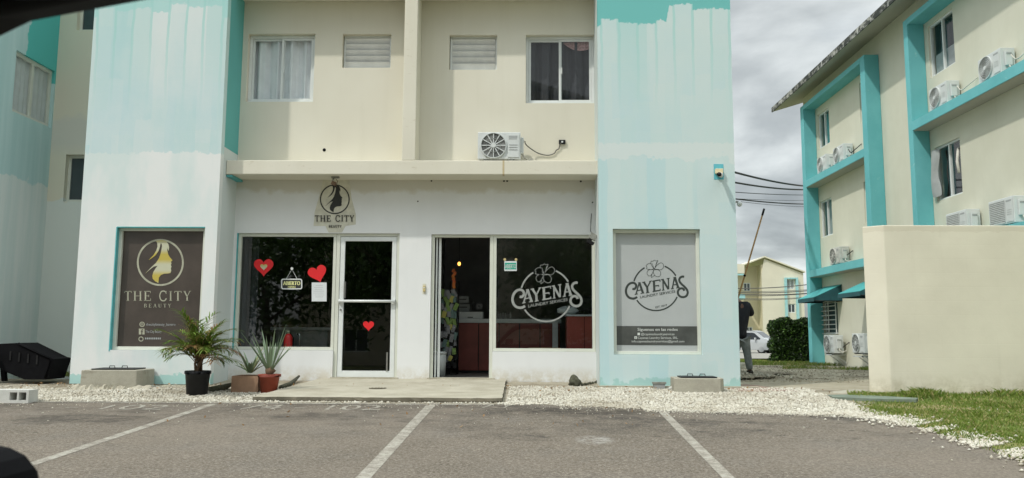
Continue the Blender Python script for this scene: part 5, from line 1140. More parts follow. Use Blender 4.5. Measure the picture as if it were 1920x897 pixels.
for k in range(56):
    a = k * 2.399 + rg.uniform(-.3, .3); el = rg.uniform(.5, 1.35); L_ = rg.uniform(.40, .74); dry = rg.random() < .07
    d = Vector((math.cos(a) * math.cos(el) * .8 + .06, math.sin(a) * math.cos(el) * .8, math.sin(el))).normalized(); p = top + Vector((rg.uniform(-.05, .05), rg.uniform(-.04, .04), rg.uniform(.05, .2))); pts = [p.copy()]; seg = 11
    for i in range(seg): d = (d + Vector((0, 0, -.075 - .09 * i / seg))).normalized(); p = p + d * L_ / seg; pts.append(p.copy())
    st.tube(pts, [.006 * (1 - i / (seg + 2)) for i in range(seg + 1)], 4, False)
    for i in range(3, seg + 1):
        for sd in (-1, 1):
            for _ in range(2):
                dd = (pts[i] - pts[i - 1]).normalized(); sv = dd.cross(Vector((0, 0, 1))); sv = sv.normalized() if sv.length > .01 else Vector((1, 0, 0))
                ld = (dd * rg.uniform(.7, 1.2) + sv * sd * rg.uniform(.5, 1.) + Vector((0, 0, rg.uniform(-.1, .35)))).normalized()
                blade_strip(g2 if (dry or rg.random() < .05) else g1, pts[i] - dd * rg.uniform(0, L_ / seg), ld, rg.uniform(.14, .25) * (1.15 - .4 * i / seg), .022, rg.uniform(.4, 1.0), rg, 3, .15)
for k in range(6):
    a = rg.uniform(0, 6.28); 
    for _ in range(14):
        p = top + Vector((-.12 + rg.uniform(-.08, .08), rg.uniform(-.05, .05), .5 + rg.uniform(-.1, .12))); blade_strip(g2, p, (rg.uniform(-1, .4), rg.uniform(-.5, .5), rg.uniform(-.4, .8)), rg.uniform(.08, .18), .009, .6, rg, 3)
g1.build('fronds', M['palm'], pp, fix=False); g2.build('dry_fronds', M['palmdry'], pp, fix=False, label='brown dried fronds'); st.build('stems', M['stemb'], pp)
def aloe(name, label, c, hh, r1, n, Lr, seed, mats=('aloe',), elr=(.7, 1.45), kind='terra', wd=.035):
    r = thing(name, label, 'potted plant', c); rg = random.Random(seed); top = Vector((c[0], c[1], c[2] + hh)); qs = [MB() for _ in mats]
    for k in range(n):
        a = k * 2.399 + rg.uniform(-.3, .3); el = rg.uniform(*elr); p = top + Vector((math.cos(a) * .03, math.sin(a) * .03, .03 + .03 * rg.random()))
        blade_strip(qs[rg.randrange(len(mats))], p, (math.cos(a) * math.cos(el), math.sin(a) * math.cos(el) * .8, math.sin(el)), rg.uniform(*Lr), wd * rg.uniform(.8, 1.2), rg.uniform(-.15, .35), rg, 7, .35)
    for q, m in zip(qs, mats):
        if q.f: q.build('leaves', M[m], r, fix=False)
    return r, top
c = base_at(504, 738); kx_ = F / c[1]; hh = 34 / kx_; r1 = 42 / kx_ / 2
al, top = aloe('potted_aloe', 'tall spiky aloe in the round terracotta pot', c, hh, r1, 24, (.42, .74), 5, ('aloe',), (.75, 1.5), wd=.045); pot(c, r1 * .68, r1 * .9, hh, 'terra', al, r1 * .1)
q = MB(); q.blob(top + Vector((0, 0, .05)), .06, 3, 2, .3, (1, 1, 1.2)); q.build('stem_base', M['stemb'], al)
c = base_at(458, 738); kx_ = F / c[1]; hh = 31 / kx_; bw = 50 / kx_
a2, top = aloe('potted_aloe', 'low wide aloe in the square tan box planter', c, hh, .1, 16, (.25, .46), 9, ('aloe', 'aloe', 'aloey'), (.25, 1.3), wd=.05)
y0 = c[1]; q = MB(); x0, x1 = c[0] - bw / 2, c[0] + bw / 2; th = .02
holes = MB(); holes.box(x0, x1, y0, y0 + th, c[2], c[2] + hh); holes.box(x0, x1, y0 + .42, y0 + .42 + th, c[2], c[2] + hh); holes.box(x0, x0 + th, y0 + th, y0 + .42, c[2], c[2] + hh); holes.box(x1 - th, x1, y0 + th, y0 + .42, c[2], c[2] + hh); holes.build('planter_box', M['boxp'], a2)
MB().box(x0 + th, x1 - th, y0 + th, y0 + .42, c[2] + .01, c[2] + hh - .03).build('soil', M['soil'], a2)
for o_ in a2.children:
    if o_.name.startswith('leaves'): o_.location.y += .2
# dark curved roof tiles / bark lying between the pots
for (u0, v0, u1, v1, rr_, lb) in [(388, 738, 430, 733, .05, 'dark curved piece of bark lying between the black pot and the box planter'), (522, 733, 557, 717, .035, 'dark log end sticking out right of the terracotta pot')]:
    a, b = atG(u0, v0), atG(u1, v1); q = MB(); q.tube([(a.x, a.y + .1, gz(0, a.y) + .04), ((a.x + b.x) / 2, (a.y + b.y) / 2 + .1, gz(0, a.y) + .05), (b.x, b.y + .1, gz(0, b.y) + .09)], [rr_, rr_ * 1.15, rr_ * .5], 9); tag(q.build('log', M['rock']), lb, 'log', 'dark logs by the pots')

# ================================================================ THINGS ON THE GRAVEL
def chamber(name, label, px0, px1, pyb, pyt, depth, seed, rot=0., skirt=False, group='concrete inspection chambers'):
    p0, p1 = atG(px0, pyb), atG(px1, pyb); x0, x1, y = p0.x, p1.x, (p0.y + p1.y) / 2; z = gz(x0, y) - .03; h = atY(px0, pyt, y).z
    r = thing(name, label, 'manhole chamber', ((x0 + x1) / 2, y + depth / 2, z), group); q = MB(); m_ = Matrix.Rotation(rot, 3, 'Z'); c = Vector(((x0 + x1) / 2, y + depth / 2, 0)); w = x1 - x0
    def P(u, v, zz): o_ = m_ @ Vector((u, v, 0)); return (c.x + o_.x, c.y + o_.y, zz)
    b = [(-w / 2, -depth / 2), (w / 2 - .06, -depth / 2), (w / 2, -depth / 2 + .1), (w / 2, depth / 2), (-w / 2, depth / 2)]; n = len(b)
    q.add([P(u, v, z) for u, v in b] + [P(u * .98, v * .98, h) for u, v in b], [tuple(range(n)), tuple(range(n, 2 * n))] + [(i, (i + 1) % n, (i + 1) % n + n, i + n) for i in range(n)]); q.build('chamber_wall', M['conc2'], r, bevel=.012)
    q = MB(); q.add([P(u * .72, v * .75, h + dz) for dz in (.002, .018) for u, v in [(-w / 2, -depth / 2), (w / 2, -depth / 2), (w / 2, depth / 2), (-w / 2, depth / 2)]], [(0, 1, 2, 3), (4, 5, 6, 7), (0, 1, 5, 4), (1, 2, 6, 5), (2, 3, 7, 6), (3, 0, 4, 7)]); cv = q.build('cover', M['blk'], r)
    q = MB(); 
    for u in (-.1, .08): q.tube([P(u - .04, 0, h + .02), P(u - .035, 0, h + .05), P(u + .035, 0, h + .05), P(u + .04, 0, h + .02)], .006, 5)
    q.build('handle', M['blkm'], cv)
    if skirt:
        q = MB(); rg = random.Random(seed); m2 = 40; vs = []
        for i in range(m2 + 1):
            u = -w / 2 - .1 + (w + .25) * i / m2; k = rg.uniform(.05, .17); hh_ = rg.uniform(.03, .09); vs += [P(u, -depth / 2 + .02, z + hh_ + .03), P(u, -depth / 2 - k * .5, z + hh_), P(u + rg.uniform(-.03, .03), -depth / 2 - k - .08, z + .01)]
        q.add(vs, [f for i in range(m2) for f in ((3 * i, 3 * i + 3, 3 * i + 4, 3 * i + 1), (3 * i + 1, 3 * i + 4, 3 * i + 5, 3 * i + 2))]); q.build('mortar_skirt', M['conc'], r)
    return r
chamber('inspection_chamber', 'square concrete chamber on a rough mortar base by the pale left tower', 145, 257, 731, 694, .62, 3, .12, True)
chamber('inspection_chamber', 'low concrete chamber with metal cover in front of the grey poster', 1267, 1361, 738, 709.5, .50, 6, -.05)
# hollow block
a = atG(20, 757); bl = thing('hollow_block', 'pale hollow concrete block lying on the gravel at the left edge', 'concrete block', (a.x, a.y, gz(0, a.y)))
bx0, bx1 = atG(-30, 755).x, atG(63, 755).x; z = gz(0, a.y) + .005; zh = atY(30, 731.5, a.y).z; q = MB(); xm = atG(22, 755).x
th = .035; hx = [(xm + .03, (xm + bx1) / 2 - .012), ((xm + bx1) / 2 + .012, bx1 - .03)]
hw = [(h[0], h[1], z + .035, zh - .03) for h in hx]
holes_wall(q, bx0, bx1, z, zh, hw, a.y, a.y + .2); b_ = q.build('block_body', M['concw'], bl, bevel=.0)
MB().box(xm, bx1 - .02, a.y + .16, a.y + .198, z + .02, zh - .02).build('hollow_shade', M['blkm'], bl); bl.rotation_euler.z = 0.0  # black plate stands in for shade inside the hollows
# overturned black cart
a, b = atY(0, 700, 12.6), atY(112, 700, 12.6); ox = a.x; zc = lambda py: atY(50, py, 12.6).z; xc = lambda px: atY(px, 680, 12.6).x
ca = thing('overturned_cart', 'black metal cart lying on its side against the left wall', 'cart', ((a.x + b.x) / 2, 12.7, 0))
poly = [(xc(-3), zc(672)), (xc(6), zc(645)), (xc(44), zc(643)), (xc(104), zc(671)), (xc(111), zc(672)), (xc(100), zc(711)), (xc(58), zc(711)), (xc(14), zc(694))]
q = MB(); q.prism(poly, 12.45, 12.95); q.build('cart_tray', M['blkm'], ca, bevel=.015); q = MB(); q.tube([(xc(44), 12.44, zc(644)), (xc(106), 12.44, zc(672)), (xc(98), 12.44, zc(708))], .018, 6); q.build('tray_rim', M['blkm'], ca)
for k in range(4):
    u = .25 + k * .17; xa_ = xc(6) + (xc(104) - xc(6)) * u; MB().box(xa_ - .012, xa_ + .012, 12.438, 12.4495, zc(672 + 14 * u), zc(655 + 14 * u)).build('tray_rib', M['blk'], ca)
q = MB(); q.prism([(xc(-6), zc(655)), (xc(2), zc(655)), (xc(20), zc(716)), (xc(12), zc(717))], 12.30, 12.36); q.build('leg', M['blkm'], ca); q = MB(); q.prism([(xc(-14), zc(660)), (xc(-6), zc(660)), (xc(4), zc(716)), (xc(-4), zc(717))], 12.72, 12.78); q.build('leg', M['blkm'], ca)
# rock, junction box, stones
c = atG(1078, 727); q = MB(); q.blob((c.x, c.y + .1, gz(0, c.y) + .07), .10, 7, 3, .25, (1, .9, 1)); tag(q.build('rock', M['rock']), 'dark mossy rock at the foot of the laundry wall', 'rock')
q = MB(); rg = random.Random(8)
for k in range(7): d = atG(1092 + k * 5, 725 - k * .9); q.blob((d.x, d.y + .05, gz(0, d.y) + .02), rg.uniform(.02, .04), k, 1, .3)
tag(q.build('pebble_trail', M['rock'], kind='stuff'), 'trail of dark small stones right of the mossy rock', 'stones')
c = atG(1237, 731); jb = thing('floor_box', 'small grey metal box at the foot of the aqua tower', 'junction box', (c.x, c.y, gz(0, c.y)))
z = gz(0, c.y); q = MB(); q.box(c.x - .10, c.x + .10, c.y - .0, c.y + .12, z + .085, z + .11); q.build('box_lid', M['lamp'], jb); q = MB(); q.add([(c.x + sx * (.07 if zz == 0 else .09), c.y + (.01 if sy_ < 0 else .11), z + (.005 if zz == 0 else .084)) for zz in (0, 1) for sx, sy_ in ((-1, -1), (1, -1), (1, 1), (-1, 1))], [(0, 1, 2, 3), (4, 5, 6, 7), (0, 1, 5, 4), (1, 2, 6, 5), (2, 3, 7, 6), (3, 0, 4, 7)]); q.build('box_body', M['inkgrey'], jb)
c = atG(1262, 733); q = MB(); q.blob((c.x, c.y + .05, gz(0, c.y) + .03), .06, 4, 2, .25, (1.1, .8, .6)); tag(q.build('rock', M['concw']), 'pale stone between the floor box and the concrete chamber', 'rock')
c0_, c1_ = atG(1100, 723), atG(1390, 727); MB().box(XR0 - .1, XR1 + .25, YT - .09, YT + .001, -.3, gz(0, YT) + .035).build('footing', M['conc'], B1)
MB().box(XL0 - .05, XL1 + .25, YT - .05, YT + .001, -.3, gz(0, YT) + .012).build('footing', M['concdark'], B1)
q = MB(); P_ = [atG(*p_) for p_ in [(1552, 743), (1600, 741), (1722, 752), (1718, 757), (1640, 755), (1562, 750)]]; q.prism([(p_.x, p_.y) for p_ in P_], gz(0, P_[0].y) - .02, gz(0, P_[0].y) + .018, 'z'); tag(q.build('board', M['greenpl']), 'flat weathered green board lying at the edge of the grass', 'board')
q = MB(); c = atG(1600, 738); q.blob((c.x, c.y + .1, gz(0, c.y) - .01), .26, 12, 3, .2, (1.2, .6, .22)); tag(q.build('rock', M['conc2']), 'flat broken concrete lump by the foot of the garden wall', 'rock')
# masonry stack behind person
c = atG(1400, 694); q = MB(); q.blob((c.x + .05, c.y + 1.3, gz(0, c.y) + .0), .34, 31, 3, .2, (1.1, .7, .40)); tag(q.build('rubble_pile', M['conc2']), 'low heap of grey rubble behind the feet of the person', 'rubble')
#==PART4==
# ================================================================ PERSON
def skinned(name, joints, bones, rad, mat, parent, sub=2, org=None):
    me = bpy.data.meshes.new(name); ks = list(joints); idx = {k: i for i, k in enumerate(ks)}; o0 = root_org(parent)
    me.from_pydata([tuple(Vector(joints[k]) - o0) for k in ks], [(idx[a], idx[b]) for a, b in bones], [])
    o = bpy.data.objects.new(name, me); COL.objects.link(o); o.parent = parent
    sk = o.modifiers.new('skin', 'SKIN'); sk.use_smooth_shade = True
    if not me.skin_vertices: bpy.context.view_layer.update()
    for k in ks:
        v = me.skin_vertices[0].data[idx[k]]; rr = rad[k]; v.radius = rr if isinstance(rr, tuple) else (rr, rr); v.use_root = (k == ks[0])
    s_ = o.modifiers.new('sub', 'SUBSURF'); s_.levels = s_.render_levels = sub; me.materials.append(mat); return o
YPn = 16.6; fz = gz(0, YPn) + .0
def pt(px, py, dy=0.): p = atY(px, py, YPn); return Vector((p.x, YPn + dy, p.z))
pe = thing('person', 'person seen from behind in black shirt and grey jeans holding a long pole', 'person', (pt(1390, 697).x, YPn, fz))
J = {'pelvis': pt(1389, 629), 'waist': pt(1388, 608), 'chest': pt(1388, 586), 'neckb': pt(1387, 569, -.0), 'neck': pt(1382, 563, .05), 'head1': pt(1377, 556, .10), 'head2': pt(1373, 547, .12),
     'shR': pt(1403, 574), 'elR': pt(1413, 590, .12), 'wrR': pt(1401, 582, .33), 'haR': pt(1396.5, 576, .38),
     'shL': pt(1373, 574), 'elL': pt(1362, 566, .2), 'wrL': pt(1376, 560, .35), 'haL': pt(1384, 561, .39),
     'hipR': pt(1395, 634), 'knR': pt(1401, 662, .0), 'anR': pt(1406.5, 691, .02), 'toR': pt(1411, 697, .17),
     'hipL': pt(1383, 634), 'knL': pt(1380, 664, .08), 'anL': pt(1378, 691, .1), 'toL': pt(1374, 696, .26)}
J['toR'].z = J['toL'].z = fz + .03; J['anR'].z = J['anL'].z = fz + .08
rad = {'pelvis': (.09, .07), 'waist': (.10, .08), 'chest': (.15, .10), 'neckb': (.09, .07), 'neck': (.055, .055), 'head1': (.075, .085), 'head2': (.085, .095), 'shR': .068, 'elR': .045, 'wrR': .03, 'haR': (.038, .022), 'shL': .068, 'elL': .045, 'wrL': .03, 'haL': (.038, .022),
       'hipR': .06, 'knR': .05, 'anR': .04, 'toR': .03, 'hipL': .06, 'knL': .05, 'anL': .04, 'toL': .035}
bones = [('pelvis', 'waist'), ('waist', 'chest'), ('chest', 'neckb'), ('neckb', 'neck'), ('neck', 'head1'), ('head1', 'head2'), ('chest', 'shR'), ('shR', 'elR'), ('elR', 'wrR'), ('wrR', 'haR'), ('chest', 'shL'), ('shL', 'elL'), ('elL', 'wrL'), ('wrL', 'haL'), ('pelvis', 'hipR'), ('hipR', 'knR'), ('knR', 'anR'), ('anR', 'toR'), ('pelvis', 'hipL'), ('hipL', 'knL'), ('knL', 'anL'), ('anL', 'toL')]
body = skinned('body', J, bones, rad, M['skin'], pe)
def sub(keys): return {k: J[k] for k in keys}
k1 = ['waist', 'pelvis', 'chest', 'neckb', 'shR', 'elR', 'wrR', 'shL', 'elL', 'wrL']
JS = sub(k1); JS['wrR'] = J['elR'].lerp(J['wrR'], .8); JS['wrL'] = J['elL'].lerp(J['wrL'], .8); JS['pelvis'] = J['pelvis'] + Vector((0, 0, -.09))
rs = {'waist': (.165, .125), 'pelvis': (.165, .13), 'chest': (.195, .14), 'neckb': (.095, .08), 'shR': .09, 'elR': .065, 'wrR': .052, 'shL': .09, 'elL': .065, 'wrL': .052}
skinned('shirt', JS, [('pelvis', 'waist'), ('waist', 'chest'), ('chest', 'neckb'), ('chest', 'shR'), ('shR', 'elR'), ('elR', 'wrR'), ('chest', 'shL'), ('shL', 'elL'), ('elL', 'wrL')], rs, M['shirt'], pe)
JT = sub(['pelvis', 'hipR', 'knR', 'anR', 'hipL', 'knL', 'anL']); JT['pelvis'] = J['pelvis'] + Vector((0, 0, .06)); JT['cR'] = J['hipR'].lerp(J['knR'], .5) + Vector((0, -.01, 0)); JT['cL'] = J['hipL'].lerp(J['knL'], .5); JT['mR'] = J['knR'].lerp(J['anR'], .5); JT['mL'] = J['knL'].lerp(J['anL'], .5)
skinned('jeans', JT, [('pelvis', 'hipR'), ('hipR', 'cR'), ('cR', 'knR'), ('knR', 'mR'), ('mR', 'anR'), ('pelvis', 'hipL'), ('hipL', 'cL'), ('cL', 'knL'), ('knL', 'mL'), ('mL', 'anL')], {'pelvis': (.175, .145), 'hipR': .13, 'cR': .10, 'knR': .082, 'mR': .078, 'anR': .068, 'hipL': .125, 'cL': .10, 'knL': .082, 'mL': .078, 'anL': .068}, M['jeans'], pe)
for s_ in ('R', 'L'):
    q = MB(); a, b = J['an' + s_], J['to' + s_]; q.blob(((a.x + b.x) / 2, (a.y + b.y) / 2, fz + .045), .12, 3, 3, .03, (.48, 1.05, .42)); q.build('shoe', M['shoe'], pe)
q = MB(); h = J['head2']; q.blob((h.x, h.y - .01, h.z + .0), .115, 2, 3, .03, (.9, 1., 1.05)); q.build('hair', M['blkm'], pe)
for s_ in ('R', 'L'):     # fingers closed round the pole
    hnd = J['ha' + s_]
    for f in range(4):
        q = MB(); o3 = Vector((0, -.02, .03 - f * .02)); q.tube([hnd + o3, hnd + o3 + Vector((-.03, .03, .008)), hnd + o3 + Vector((-.035, .06, .004)), hnd + o3 + Vector((-.01, .07, -.002))], [.010, .0095, .009, .006], 7); q.build('finger', M['skin'], pe)
    q = MB(); q.tube([hnd + Vector((0, -.01, .03)), hnd + Vector((.02, .02, .05)), hnd + Vector((.0, .055, .055))], [.012, .011, .007], 7); q.build('thumb', M['skin'], pe)
a, b = pt(1391, 567, .42), pt(1439.5, 388, .25); lo = a + (a - b) * .22
po = thing('long_pole', 'long bamboo coloured pole with black tip held up by the person', 'pole', lo); q = MB(); q.tube([lo, a, b + (a - b) * .07], [.018, .018, .016], 8); q.build('shaft', M['wood'], po); q = MB(); q.tube([b + (a - b) * .07, b], .022, 8); q.build('pole_tip', M['blk'], po)
q = MB(); q.tube([a + (b - a) * .28, a + (b - a) * .30], .024, 8); q.build('collar', M['blkm'], po)

# ================================================================ HEDGE
hx0, hx1 = atY(1443, 640, 27.9).x, atY(1519, 640, 27.3).x + 1.2; hz1 = atY(1480, 600, 27.3).z
hd = thing('hedge', 'dense dark green clipped hedge left of the turquoise corner', 'hedge', ((hx0 + hx1) / 2, 28, -.2))
q = MB(); hgz = gz(0, 27.3)
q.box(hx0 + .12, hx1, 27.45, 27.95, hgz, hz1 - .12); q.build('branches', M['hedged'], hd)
N_ = 15000; rr = RNG.random((N_, 8)); face = rr[:, 0]; X = np.where(face < .55, hx0 + rr[:, 1] * (hx1 - hx0), np.where(face < .75, hx0 + rr[:, 2] ** 2 * .25, hx0 + rr[:, 1] * (hx1 - hx0))); Yv = np.where(face < .55, 27.3 + rr[:, 2] ** 1.5 * .25, 27.3 + rr[:, 3] * .75); Z = np.where(face < .75, hgz + rr[:, 4] * (hz1 - hgz), hz1 - rr[:, 5] ** 2 * .22)
Z = Z + .05 * np.sin(X * 9) + .04 * np.sin(X * 23 + Yv * 5); X = X + .05 * np.sin(Z * 11)
def leafcloud(X, Y, Z, size, mat, name, parent, tags={}):
    n = len(X); d = RNG.normal(size=(n, 3)); d /= np.linalg.norm(d, axis=1)[:, None]; e = np.cross(d, RNG.normal(size=(n, 3))); e /= np.linalg.norm(e, axis=1)[:, None]
    s_ = (size * (.6 + .8 * RNG.random(n)))[:, None]; c = np.stack([X, Y, Z], 1); o0 = np.array(root_org(parent)) if parent is not None else 0
    v = np.stack([c - d * s_, c + e * s_ * .45, c + d * s_, c - e * s_ * .45], 1).reshape(-1, 3) - o0
    me = bpy.data.meshes.new(name); me.vertices.add(4 * n); me.vertices.foreach_set('co', v.astype(np.float32).ravel()); me.loops.add(4 * n); me.loops.foreach_set('vertex_index', np.arange(4 * n, dtype=np.int32)); me.polygons.add(n); me.polygons.foreach_set('loop_start', np.arange(0, 4 * n, 4, dtype=np.int32)); me.polygons.foreach_set('loop_total', np.full(n, 4, dtype=np.int32)); me.update(); me.materials.append(mat)
    o = bpy.data.objects.new(name, me); COL.objects.link(o); o.parent = parent
    for k, v_ in tags.items(): o[k] = v_
    return o
leafcloud(X, Yv, Z, .045, M['hedge'], 'foliage', hd)

# ================================================================ GRAVEL STONES AND GRASS
def gzv(y):
    a = np.array(_prof); return np.interp(y, a[:, 0], a[:, 1])
def stones(n, x, y, size, mat, name, label, dz=.008):
    oct_v = np.array([(1, 0, 0), (-1, 0, 0), (0, 1, 0), (0, -1, 0), (0, 0, .75), (0, 0, -.75)]); oct_f = np.array([(0, 2, 4), (2, 1, 4), (1, 3, 4), (3, 0, 4), (2, 0, 5), (1, 2, 5), (3, 1, 5), (0, 3, 5)])
    s_ = size * (.5 + RNG.random(n) ** 2 * 1.1); a = RNG.random(n) * 6.28; v = oct_v[None] * s_[:, None, None] * (.7 + .6 * RNG.random((n, 1, 3))); v = v + RNG.normal(size=(n, 6, 3)) * s_[:, None, None] * .12
    c, q = np.cos(a)[:, None], np.sin(a)[:, None]; vx = v[:, :, 0] * c - v[:, :, 1] * q; vy = v[:, :, 0] * q + v[:, :, 1] * c
    P = np.stack([vx + x[:, None], vy + y[:, None], v[:, :, 2] + (gzv(y) + dz)[:, None] + s_[:, None] * .15], 2).reshape(-1, 3); Fc = (oct_f[None] + (np.arange(n) * 6)[:, None, None]).reshape(-1, 3)
    me = bpy.data.meshes.new(name); m = len(Fc); me.vertices.add(len(P)); me.vertices.foreach_set('co', P.astype(np.float32).ravel()); me.loops.add(3 * m); me.loops.foreach_set('vertex_index', Fc.astype(np.int32).ravel()); me.polygons.add(m); me.polygons.foreach_set('loop_start', np.arange(0, 3 * m, 3, dtype=np.int32)); me.polygons.foreach_set('loop_total', np.full(m, 3, dtype=np.int32)); me.update(); me.materials.append(mat)
    o = bpy.data.objects.new(name, me); COL.objects.link(o); o['kind'] = 'stuff'; o['label'] = label; return o
def scatter(n, x0, x1, y0, y1): return x0 + RNG.random(n) * (x1 - x0), y0 + RNG.random(n) * (y1 - y0)
xs, ys = scatter(44000, -.36, 6.2, KY - 1.0, 12.6); xl_, yl_ = scatter(27000, -9.0, -2.1, KY - .02, 12.6); x2, y2 = scatter(260, -2.3, 0, KY + .0, KY + .09)
x = np.concatenate([xs, xl_, x2]); y = np.concatenate([ys, yl_, y2])
bx_ = np.array([p.x for p in BP]); by_ = np.array([p.y for p in BP]); lim = np.where(x < bx_[0] - 1.4, KY - .02, np.where(x < bx_[0], KY - .02 + (x - bx_[0] + 1.4) / 1.4 * (by_[0] - KY), np.interp(x, bx_, by_))) - .05 + .05 * np.sin(x * 9) + .03 * np.sin(x * 31)
slab_l = np.interp(y, [10.6, 13.3], [atG(489, 748).x, X13(600, 708)]); keep = (y > lim) & ~((x > slab_l) & (x < -.27) & (y > 10.62)) & ~((x > 4.6) & (y > 11.6)) & ~((x > 4.2) & (y > lim + .5)) & ~((x < -2) & (y > 12.05 + .15 * np.sin(x * 3) + .12 * np.sin(x * 11)) & (RNG.random(len(x)) < .9)) & ~((x < -6.6) & (y > 11.75 + .15 * np.sin(x * 5)) & (RNG.random(len(x)) < .8))
x, y = x[keep], y[keep]; stones(len(x), x, y, .0145, M['stone'], 'gravel', 'bed of small white limestone gravel along the parking lot')
# strays on the asphalt, and the strip beside the lawn
n = 650; xs = RNG.uniform(-7, 6, n); ys = KY - .02 - RNG.exponential(.35, n); k = ys > 6; xs, ys = xs[k], ys[k]; 
n = 1900; x3 = RNG.uniform(.4, 3.2, n); y3 = KY - np.abs(RNG.normal(0, .2, n)); x3b = RNG.uniform(1.4, 4.6, 6500); y3b = np.interp(x3b, bx_, by_) - np.abs(RNG.normal(0, .15, 6500)) + .05; x3 = np.concatenate([x3, x3b]); y3 = np.concatenate([y3, y3b]); n = len(x3)
stones(len(xs) + n, np.concatenate([xs, x3]), np.concatenate([ys, y3]), .009, M['stone'], 'loose_gravel', 'scattered pale stone chips on the asphalt', .006)
t = RNG.random(5200); px_ = np.interp(t, np.linspace(0, 1, 6), [p.x for p in BP[2:]]); py_ = np.interp(t, np.linspace(0, 1, 6), [p.y for p in BP[2:]]); wv = RNG.normal(.06, .13, 5200) * np.where(RNG.random(5200) < .15, 1.7, 1)
clump = np.sin(t * 60) * .5 + np.sin(t * 23 + 1) * .5 > -.3 + .5 * (RNG.random(5200) - .5); stones(int(clump.sum()), (px_ + wv * .9)[clump], (py_ + wv * .6)[clump], .016, M['stone'], 'edge_gravel', 'white gravel strip between asphalt and grass', .012)
def grass(n, name, label, fx, size=.06, mat='grass'):
    x, y, hmul = fx(n); n = len(x); a = RNG.random(n) * 6.28; h = size * (.5 + RNG.random(n)) * hmul; w = .0035 + .003 * RNG.random(n); lean = RNG.normal(size=(n, 2)) * (h * .5)[:, None]; z = gzv(y) + .008
    dx, dy = np.cos(a) * w, np.sin(a) * w
    v = np.stack([np.stack([x - dx, y - dy, z], 1), np.stack([x + dx, y + dy, z], 1), np.stack([x + lean[:, 0] * .4 + dx * .7, y + lean[:, 1] * .4 + dy * .7, z + h * .6], 1), np.stack([x + lean[:, 0], y + lean[:, 1], z + h], 1)], 1).reshape(-1, 3)
    f = np.arange(4 * n, dtype=np.int32); me = bpy.data.meshes.new(name); me.vertices.add(4 * n); me.vertices.foreach_set('co', v.astype(np.float32).ravel()); me.loops.add(4 * n); me.loops.foreach_set('vertex_index', f); me.polygons.add(n); me.polygons.foreach_set('loop_start', np.arange(0, 4 * n, 4, dtype=np.int32)); me.polygons.foreach_set('loop_total', np.full(n, 4, dtype=np.int32)); me.update(); me.materials.append(M[mat])
    o = bpy.data.objects.new(name, me); COL.objects.link(o); o['kind'] = 'stuff'; o['label'] = label; return o
def lawn(n):
    x = RNG.uniform(3.6, 9.0, n); y = RNG.uniform(6.3, 12.0, n); lim = np.interp(x, bx_, by_) + .12 + .14 * np.sin(x * 7) + .09 * np.sin(x * 17 + 2)
    patch = np.sin(x * 2.1 + 1.2 * np.sin(y * 1.3)) * np.sin(y * 2.6 + x) ; k = (y > lim) & (x > 4.05 + .3 * (y - 10.2)) & (RNG.random(n) < .30 + .70 * (patch > .05)); x, y = x[k], y[k]
    tuft = 1 + 3.2 * np.exp(-(((x - 5.55) / .38) ** 2 + ((y - 11.55) / .3) ** 2)) + 2.6 * np.exp(-(((x - 6.75) / .45) ** 2 + ((y - 11.75) / .22) ** 2)) + .6 * (np.sin(x * 5) * np.sin(y * 4) > .4)
    return x, y, tuft
grass(120000, 'grass', 'patchy green grass in front of the cream garden wall', lawn, .023)
def backlawn(n):
    x = RNG.uniform(3.3, 9.0, n); y = RNG.uniform(23.6, 34, n); return x, y, np.ones(n) * 1.5
grass(25000, 'far_grass', 'strip of grass behind the person and in front of the hedge', backlawn, .05)
# weeds on the path
def weeds(n):
    x = np.concatenate([RNG.uniform(6.2, 8.8, n // 2), RNG.uniform(-9, -7.2, n // 2)]); y = np.concatenate([20.2 + .5 * np.sin(x[:n // 2] * 3) + RNG.normal(0, .18, n // 2), 14.2 + RNG.normal(0, .12, n // 2)]); return x, y, np.ones(n)
grass(2200, 'weeds', 'low weeds along the broken path edge', weeds, .07)

stones(3200, RNG.uniform(3.3, 8.4, 3200), 13.6 + 9.5 * RNG.random(3200) ** 1.3, .012, M['dirt'], 'rubble', 'loose sand coloured rubble on the path between the buildings', .012)
stones(260, RNG.uniform(3.3, 4.9, 260), RNG.normal(16.8, .8, 260), .032, M['conc2'], 'rubble', 'coarse grey rubble round the feet of the person', .012)
lx = np.concatenate([RNG.uniform(-8.5, -.3, 130), RNG.uniform(-.3, 4.5, 60), RNG.uniform(-4.2, 2, 40)]); ly = np.concatenate([12.45 - RNG.exponential(.22, 130), 12.4 - RNG.exponential(.3, 60), RNG.uniform(8.6, 10.4, 40)])
lf = leafcloud(lx, ly, gzv(ly) + .035 + .01 * RNG.random(230) - np.where(ly < KY, .025, 0), .022, M['palmdry'], 'fallen_leaves', None, {'kind': 'stuff', 'label': 'dry fallen leaves along the foot of the building'})
